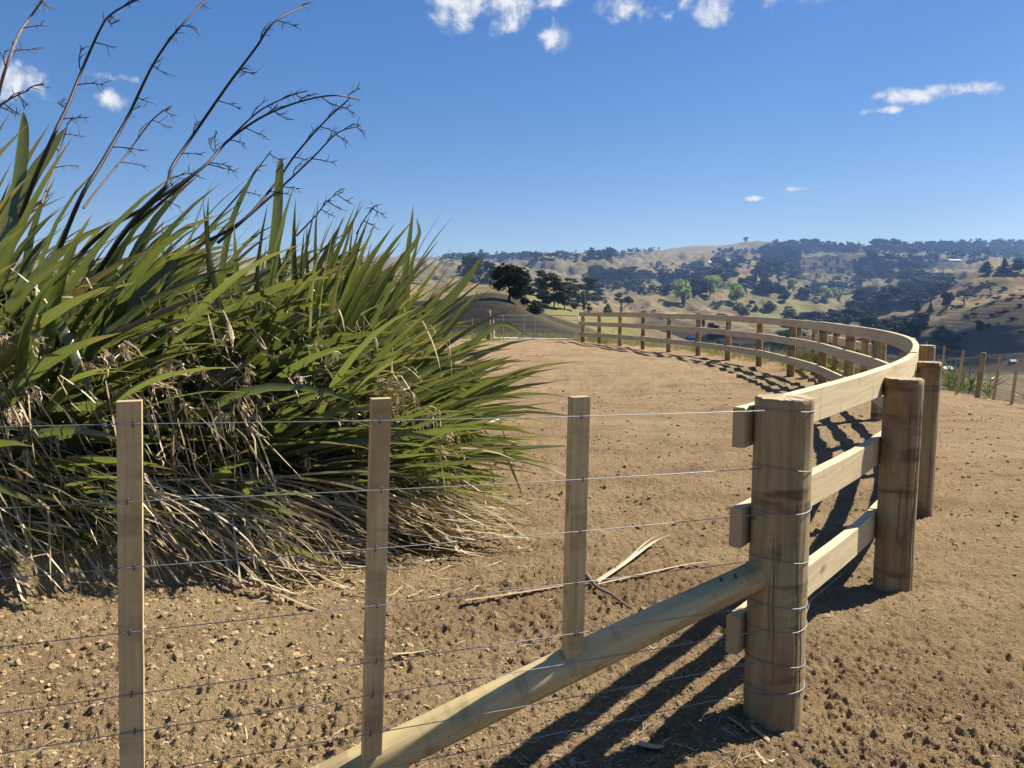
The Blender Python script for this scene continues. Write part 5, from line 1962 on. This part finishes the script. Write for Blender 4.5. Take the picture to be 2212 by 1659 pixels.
NAME = {'broad': 'dark_tree', 'pine': 'pine_tree', 'cone': 'cone_tree', 'bush': 'bush', 'willow': 'willow_tree', 'spread': 'spreading_tree', 'cypress': 'cypress_tree'}
import re
SPAN = {}
for b_ in BELTS:
    lo, hi = SPAN.get(b_[5], (1e9, -1e9))
    SPAN[b_[5]] = (min(lo, b_[0]), max(hi, b_[0]))
FORM = {'broad': 'rounded tree', 'pine': 'ragged pine', 'cone': 'pointed tree', 'bush': 'dark bush'}


def one_label(lb, k, hp, u):
    """what tells this tree from its neighbours: size, form, and where along its wood it stands"""
    tail = re.search(r'\b(in|at|on|of|along|between|behind|around|left|right|low|high|standing|just|below)\b.*', lb).group(0)
    lo, hi = SPAN[lb]
    f = (u - lo) / max(1, hi - lo)
    where = ['left end', 'left half', 'right half', 'right end'][min(3, int(f * 4))]
    size = 'tall' if hp > 21 else ('mid-sized' if hp > 15 else 'small')
    return '%s %s %s, %s' % (size, FORM[k], tail, where)


N_SINGLE = 230
rest_c, rest_f, rest_r, rn = [], [], [], 0
FAR = {}
for i, (b_, h) in enumerate(hits):
    u, v, hp, wp, k, lb, gr = b_
    m = DK
    if i < N_SINGLE:
        lb = one_label(lb, k, hp, u)
        put_tree(NAME[k], u, v, v - hp, wp, k, m, lb, gr, parts=False, var=i % 3, base=h, cat='bush' if k == 'bush' else 'tree')
    else:
        if (k, i % 3) not in FAR:
            sd = 500 + i
            FAR[(k, i % 3)] = crown_cards(tree_shape(k, sd), 26, KINDS[k][1] * 1.9, sd)
        co, f, rnd = FAR[(k, i % 3)]
        H, Wd = hp * h[1] / F, wp * h[1] / F
        a = RNG.uniform(0, 6.28)
        ca, sa = math.cos(a), math.sin(a)
        q = np.stack([(co[:, 0] * ca - co[:, 1] * sa) * Wd, (co[:, 0] * sa + co[:, 1] * ca) * Wd, co[:, 2] * H], 1) + np.array(h)
        rest_c.append(q)
        rest_f.append(f + rn)
        rest_r.append(rnd)
        rn += len(q)
if rn:
    o = link('distant_woods', fast_mesh('distant_woods', np.vstack(rest_c), np.vstack(rest_f), attrs={'rnd': np.concatenate(rest_r)}), M_TREE_DARK)
    tag(o, 'dense dark bush and small trees covering the far valley sides', 'woods', kind='stuff')
# ------------------------------------------------------------------ farm buildings in the valley
M_WHITE = simple_mat('white_paint', (0.72, 0.72, 0.70), 0.6, 0.3, 0, 0.06, 2)
M_ROOF_RED = simple_mat('red_roof', (0.33, 0.13, 0.10), 0.6, 0.3, 0, 0.1, 2)
M_ROOF_BLUE = simple_mat('blue_roof', (0.16, 0.24, 0.38), 0.5, 0.3, 0, 0.1, 2)
M_ROOF_PALE = simple_mat('pale_roof', (0.66, 0.66, 0.64), 0.5, 0.3, 0, 0.06, 2)
M_WALL = simple_mat('cream_wall', (0.48, 0.43, 0.36), 0.8, 0.2, 0, 0.08, 2)
M_DARKWALL = simple_mat('dark_wall', (0.10, 0.09, 0.085), 0.8, 0.2, 0, 0.1, 2)
M_GLASS = simple_mat('window_glass', (0.03, 0.035, 0.045), 0.1, 0.5, 0, 0.1, 2)


def house(name, u, v, wpx, hpx, roof, wall, label, cat, rot=0.2, windows=3, base=None):
    h = base or ground_hit(u, v)
    if h is None:
        return
    x, y, z = h
    w, ht = wpx * y / F, hpx * y / F
    d = w * 0.55
    e = empty(name, (x, y, z - 0.1), label, cat)
    e.rotation_euler = (0, 0, rot)
    b = MB()
    wh = ht * 0.58
    b.box((0, 0, wh / 2), (w, d, wh))
    for sx_ in (-1, 1):     # gables
        b.add([[sx_ * w / 2, -d / 2, wh], [sx_ * w / 2, d / 2, wh], [sx_ * w / 2, 0, ht * 0.95]], [[0, 1, 2]])
    link('wall', b.mesh('wall'), wall, e)
    b = MB()
    ov, th = w * 0.04, ht * 0.05
    for s in (-1, 1):
        p = [[-w / 2 - ov, s * (d / 2 + ov), wh - ht * .04], [w / 2 + ov, s * (d / 2 + ov), wh - ht * .04], [w / 2 + ov, 0, ht], [-w / 2 - ov, 0, ht]]
        q = [[a, b2, c - th] for a, b2, c in p]
        b.add(p, [[0, 1, 2, 3]])
        b.add(q, [[3, 2, 1, 0]])
        b.add(p + q, [[0, 4, 5, 1], [1, 5, 6, 2], [3, 7, 4, 0]])
    link('roof', b.mesh('roof'), roof, e)
    for k in range(windows):
        b = MB()
        b.box(((k - (windows - 1) / 2) * w / (windows + .3), -d / 2 - .03, wh * .52), (w / (windows * 2.2), .06, wh * .42))
        link('window', b.mesh('window'), M_GLASS, e)


house('farm_shed', 1447, 688, 26, 9.5, M_ROOF_PALE, M_WHITE, 'long white shed showing just above the top rail of the far fence', 'shed', 0.1)
house('farmhouse', 1573, 690, 25, 10, M_ROOF_RED, M_WALL, 'house with dull red roof just above the top rail of the far fence', 'house', -0.1)
house('farmhouse', 1541, 572, 21, 7, M_ROOF_PALE, M_WHITE, 'white house among trees half way up the far hills', 'house', 0.15)
house('farmhouse', 2060, 567, 24, 7, M_ROOF_PALE, M_WALL, 'pale house beside the green field below the skyline', 'house', 0.0, 4)
house('farmhouse', 1695, 573, 12, 5, M_ROOF_PALE, M_WHITE, 'small white roofed house in the dark woods', 'house', 0.0, 2)
house('farmhouse', 1275, 560, 14, 5, M_ROOF_PALE, M_WALL, 'pale shed in front of the skyline trees on the left', 'house', 0.0, 2)
house('farm_shed', 1494, 736, 20, 9, M_ROOF_BLUE, M_DARKWALL, 'low shed with blue roof seen between the far fence rails', 'shed', 0.3, 1)
house('farm_shed', 2041, 803, 28, 13, M_ROOF_PALE, M_DARKWALL, 'dark open shed with pale roof behind the right wire fence', 'shed', 0.2, 2)
house('farm_shed', 2187, 786, 14, 10, M_ROOF_PALE, M_ROOF_RED, 'small red shed with white roof on the valley floor', 'shed', 0.1, 1)

# ------------------------------------------------------------------ grass and plants by the pad
def tufts(name, label, spots, blades, hgt, tone, seed, wid=(.005, .012)):
    rg = np.random.default_rng(seed)
    bn = Bunch()
    for (x, y) in spots:
        z = float(land_z(np.array([x]), np.array([y]))[0])
        tt = rg.uniform(-.18, .18)
        hh = rg.uniform(.6, 1.25)
        for _ in range(blades):
            g = leaf_geo((x + rg.normal(0, .08), y + rg.normal(0, .08), z - .01), unit(math.radians(rg.uniform(35, 130)), rg.normal(0, .35)), rg.uniform(*hgt) * hh, rg.uniform(*wid), .35 * rg.uniform(.2, 1.6), .35 * rg.uniform(0, 2), rg.uniform(-1.5, 1.5), rg, n=5, flat=True, taper=2.2)
            bn.add(g, np.clip(rg.normal(tone + tt, .16), 0, 1))
    o = link(name, bn.mesh(name), M_GRASS)
    tag(o, label, 'grass', kind='stuff')


rg = np.random.default_rng(77)
spots = []
for _ in range(230):
    a = rg.uniform(-0.02, 0.62)
    q = rg.uniform(0.35, 2.6)
    spots.append((-18.3 + (24.3 + q) * math.cos(a), 17 + (24.3 + q) * math.sin(a)))
for _ in range(90):
    spots.append((rg.uniform(-4.5, 3.2), rg.uniform(31.6, 33.2)))
tufts('grass_tufts', 'dry and green grass tufts along the outside of the curved fence', spots, 26, (.22, .55), .62, 78)
spots = [(rg.uniform(6.5, 7.3) + 0.16 * (yy - 15), yy) for yy in rg.uniform(14.5, 22, 90)]
tufts('green_grass', 'lush green grass behind the short rail fence', spots, 28, (.3, .7), .25, 79)
spots = [(rg.uniform(10.9, 13.5), rg.uniform(13.5, 22)) for _ in range(80)]
tufts('verge_grass', 'short grass along the foot of the right wire fence', spots, 20, (.04, .15), .75, 80)
# fringe of dead grass hanging over the cut bank, and weeds under the flax
spots = []
for _ in range(130):
    x = rg.uniform(-4.6, -0.6)
    yb = np.interp(x, [-6, -3.4, -2.6, -1.9, -1.2, -0.5, 0.1], [4.05, 4.05, 4.12, 4.35, 4.55, 4.9, 5.3])
    spots.append((x, yb + rg.uniform(0.1, 0.45)))
tufts('bank_grass', 'matted dry grass along the edge of the cut bank', spots, 22, (.08, .24), .80, 81, (.002, .005))
spots = [(rg.normal(-1.05, .16), rg.normal(5.0, .08)) for _ in range(7)] + [(rg.normal(-2.55, .12), rg.normal(4.35, .06)) for _ in range(6)] + [(rg.normal(-3.5, .2), rg.normal(4.25, .08)) for _ in range(7)]
tufts('weed_tufts', 'small green weeds growing on the cut bank', spots, 26, (.06, .17), .22, 82, (.003, .007))

flax('small green flax bush growing behind the right wire fence', (11.9, 20.0, -0.95), [
    dict(n=130, x=(11.3, 12.4), y=(19.4, 20.6), phi=(30, 140), yd=(-.5, .4), L=(.5, 1.0), W=(.018, .036), wind=.15, droop=.6, tone=(2, 2), kink=.1)], 120, 301)
flax('low flax bush at the right end of the wire fence', (12.6, 17.8, -1.0), [
    dict(n=90, x=(12.2, 13.2), y=(17.2, 18.4), phi=(30, 140), yd=(-.5, .4), L=(.35, .75), W=(.014, .03), wind=.15, droop=.6, tone=(2, 2), kink=.1)], 80, 302)

# ------------------------------------------------------------------ litter on the dirt
def strip(name, pts, w, label, cat, mat, rnd=.7, tube=None):
    """a fallen blade or stick lying along picture points on the dirt"""
    w3 = []
    for i, (u, v, lift) in enumerate(pts):
        p1 = np.array(PX(u, v, 1.0))
        y = CAMZ / float(slope(v))
        for _ in range(3):
            y = (CAMZ - float(surf_z(np.array([p1[0] * y]), np.array([y]))[0]) - lift) / float(slope(v))
        w3.append(np.array(PX(u, v, y)))
    sp = spline(np.array(w3), 6)
    n = len(sp)
    t = np.linspace(0, 1, n)
    o0 = sp[0].copy()
    if tube:
        b = MB()
        b.tube(sp - o0, np.linspace(tube, tube * .5, n), 7)
        me = b.mesh(name, True)
    else:
        D = np.gradient(sp, axis=0)
        D /= np.linalg.norm(D, axis=1, keepdims=True)
        s = np.cross(D, [0, 0.3, 1])
        s /= np.linalg.norm(s, axis=1, keepdims=True)
        ww = (w * np.clip(1 - t ** 4, 0, 1) ** .7 + .001)[:, None]
        co = np.stack([sp - s * ww / 2, sp + np.array([0, 0, .25]) * ww, sp + s * ww / 2], 1).reshape(-1, 3) - o0
        i = np.arange(n - 1) * 3
        f = np.concatenate([np.stack([i, i + 1, i + 4, i + 3], 1), np.stack([i + 1, i + 2, i + 5, i + 4], 1)])
        me = fast_mesh(name, co, f, uv=np.stack([np.tile([0, .5, 1], n), np.repeat(t, 3) * .8], 1), attrs={'rnd': np.full(n * 3, rnd)}, smooth=True)
    o = link(name, me, mat)
    o.location = o0
    return tag(o, label, cat)


strip('fallen_leaf', [(1290, 1258, .02), (1345, 1220, .03), (1410, 1172, .05), (1456, 1153, .08)], .030, 'pale dry flax blade with raised tip lying on the dirt inside the yard', 'dead leaf', M_DEAD, .95)
strip('fallen_leaf', [(1285, 1256, .02), (1350, 1212, .03), (1400, 1168, .05), (1440, 1149, .09)], .016, 'thin dry blade lying against the pale raised one', 'dead leaf', M_DEAD, .85)
strip('fallen_leaf', [(1290, 1262, .02), (1380, 1242, .02), (1470, 1222, .02), (1535, 1212, .02)], .020, 'dry flax blade pointing at the strainer post on the dirt', 'dead leaf', M_DEAD, .8)
strip('fallen_leaf', [(1004, 1297, .015), (1100, 1284, .015), (1200, 1268, .02), (1290, 1258, .02)], .024, 'long tan blade lying behind the middle battens', 'dead leaf', M_DEAD, .6)
strip('fallen_stick', [(1266, 1240, .02), (1290, 1268, .02), (1322, 1285, .015), (1358, 1312, .015)], .02, 'curved brown stick on the dirt beside the third batten', 'stick', M_STALK_PALE, tube=.011)
strip('fallen_leaf', [(848, 1413, .01), (890, 1410, .012), (940, 1402, .01)], .018, 'short straw blade by the foot of the second batten', 'dead leaf', M_DEAD, .75)
strip('fallen_leaf', [(880, 1290, .01), (905, 1280, .015), (912, 1278, .01)], .020, 'stubby straw piece right of the second batten', 'dead leaf', M_DEAD, .8)
strip('fallen_leaf', [(520, 1215, .14), (580, 1268, .06), (640, 1300, .02), (700, 1322, .01)], .028, 'long dead blade trailing down the bank from the flax', 'dead leaf', M_DEAD, .55)
strip('wood_chip', [(1382, 1606, .008), (1415, 1614, .01), (1437, 1612, .008)], .045, 'pale flat wood chip in the shadow below the brace', 'wood chip', M_DEAD, .75)
strip('wood_chip', [(1575, 1550, .008), (1600, 1566, .008), (1618, 1584, .008)], .022, 'splinter of bark lying at the foot of the strainer post', 'wood chip', M_DEAD, .5)
strip('wood_chip', [(1625, 1571, .008), (1650, 1590, .012), (1662, 1602, .008)], .026, 'curled bark strip right beside the strainer post base', 'wood chip', M_DEAD, .6)
strip('fallen_leaf', [(1655, 1650, .01), (1640, 1632, .015), (1632, 1622, .01)], .014, 'small straw blade near the bottom edge below the post', 'dead leaf', M_DEAD, .7)

# loose crumbs of soil
def soil():
    rg = np.random.default_rng(5)
    ico_v = []
    ph = (1 + 5 ** .5) / 2
    for a, b_ in ((-1, ph), (1, ph), (-1, -ph), (1, -ph)):
        ico_v += [(a, b_, 0), (0, a, b_), (b_, 0, a)]
    ico_v = np.array(ico_v) / math.hypot(1, ph)
    d = np.linalg.norm(ico_v[:, None] - ico_v[None], axis=2)
    fs = []
    for i in range(12):
        for j in range(i + 1, 12):
            for k in range(j + 1, 12):
                if d[i, j] < 1.1 and d[j, k] < 1.1 and d[i, k] < 1.1:
                    n = np.cross(ico_v[j] - ico_v[i], ico_v[k] - ico_v[i])
                    fs.append((i, j, k) if n @ ico_v[i] > 0 else (i, k, j))
    fs = np.array(fs)
    xs, ys, ss, rr = [], [], [], []

    def scatter(n, u0, u1, v0, v1, s0, s1, tone, near=1.0):
        u = rg.uniform(u0, u1, n)
        v = v0 + (v1 - v0) * rg.uniform(0, 1, n)
        y = CAMZ / slope(v)
        xs.append((u - 1106) / F / .955 * y)
        ys.append(y)
        ss.append(s0 + (s1 - s0) * rg.uniform(0, 1, n) ** 4)
        rr.append(np.clip(rg.normal(tone, .22, n), 0, 1))
    scatter(30000, -60, 2280, 1040, 1720, .0012, .0065, .7)
    scatter(450, -60, 2280, 1200, 1720, .004, .013, .65)
    scatter(3000, -60, 2280, 800, 1200, .004, .020, .4)
    scatter(800, -60, 900, 1270, 1460, .004, .022, .72)
    scatter(260, 250, 800, 1190, 1310, .006, .034, .85)
    scatter(2600, -60, 1100, 1330, 1700, .002, .013, .72)
    scatter(2600, 1000, 2260, 742, 1080, .006, .024, .25)
    scatter(36, -60, 2280, 1000, 1700, .012, .028, .7)
    x, y, s, r = map(np.concatenate, (xs, ys, ss, rr))
    z = surf_z(x, y) + s * .02
    octa_v = np.array([[1, 0, 0], [-1, 0, 0], [0, 1, 0], [0, -1, 0], [0, 0, 1], [0, 0, -1]], float) * 1.15
    octa_f = np.array([[0, 2, 4], [2, 1, 4], [1, 3, 4], [3, 0, 4], [2, 0, 5], [1, 2, 5], [3, 1, 5], [0, 3, 5]])
    vs_, fs_, rs_, off = [], [], [], 0
    for sel, bv, bf in ((s >= .0065, ico_v, fs), (s < .0065, octa_v, octa_f)):      # crumbs under a centimetre get fewer faces
        q = np.nonzero(sel)[0]
        n, nv = len(q), len(bv)
        k = s[q, None] * np.stack([rg.uniform(.8, 1.4, n), rg.uniform(.7, 1.2, n), rg.uniform(.5, .95, n)], 1)
        jit = 1 + rg.normal(0, .17, (n, nv, 1))
        a = rg.uniform(0, 6.28, n)
        v = bv[None] * jit * k[:, None]
        ca, sa = np.cos(a)[:, None], np.sin(a)[:, None]
        v = np.stack([v[..., 0] * ca - v[..., 1] * sa, v[..., 0] * sa + v[..., 1] * ca, v[..., 2]], -1) + np.stack([x[q], y[q], z[q]], 1)[:, None]
        vs_.append(v.reshape(-1, 3))
        fs_.append((bf[None] + (np.arange(n) * nv)[:, None, None]).reshape(-1, 3) + off)
        rs_.append(np.repeat(r[q], nv))
        off += n * nv
    o = link('soil_clods', fast_mesh('soil_clods', np.vstack(vs_), np.vstack(fs_), attrs={'rnd': np.concatenate(rs_)}), M_CLOD)
    tag(o, 'loose crumbs and clods of dry soil scattered over the dirt', 'soil clods', kind='stuff')


soil()
# bits of straw and rootlets
def straw():
    rg = np.random.default_rng(6)
    bn = Bunch()
    for n, u0, u1, v0, v1, l0, l1, w in ((900, -40, 2260, 1150, 1700, .015, .07, .0022), (380, -40, 1700, 1250, 1700, .03, .14, .004), (420, 900, 1700, 1380, 1690, .02, .10, .0018), (300, 500, 1150, 1080, 1300, .05, .25, .006)):
        for _ in range(n):
            u, v = rg.uniform(u0, u1), rg.uniform(v0, v1)
            y = CAMZ / float(slope(v))
            x = (u - 1106) / F / .955 * y
            L = rg.uniform(l0, l1)
            co, f, uv = leaf_geo((x, y, 0), unit(rg.choice([0.0, math.pi]), rg.uniform(-1.5, 1.5)), L, w * rg.uniform(.6, 1.4), rg.uniform(-1, 1), 0, rg.uniform(-1.5, 1.5), rg, n=5, flat=True, taper=8)
            co[:, 2] += surf_z(co[:, 0], co[:, 1]) + .004 + np.repeat(rg.uniform(0, .012, 5), 2)
            bn.add((co, f, uv), np.clip(rg.normal(.6, .2), 0, 1))
    o = link('straw_litter', bn.mesh('straw_litter'), M_DEAD)
    tag(o, 'short bits of straw and rootlets strewn over the dirt', 'straw', kind='stuff')


straw()
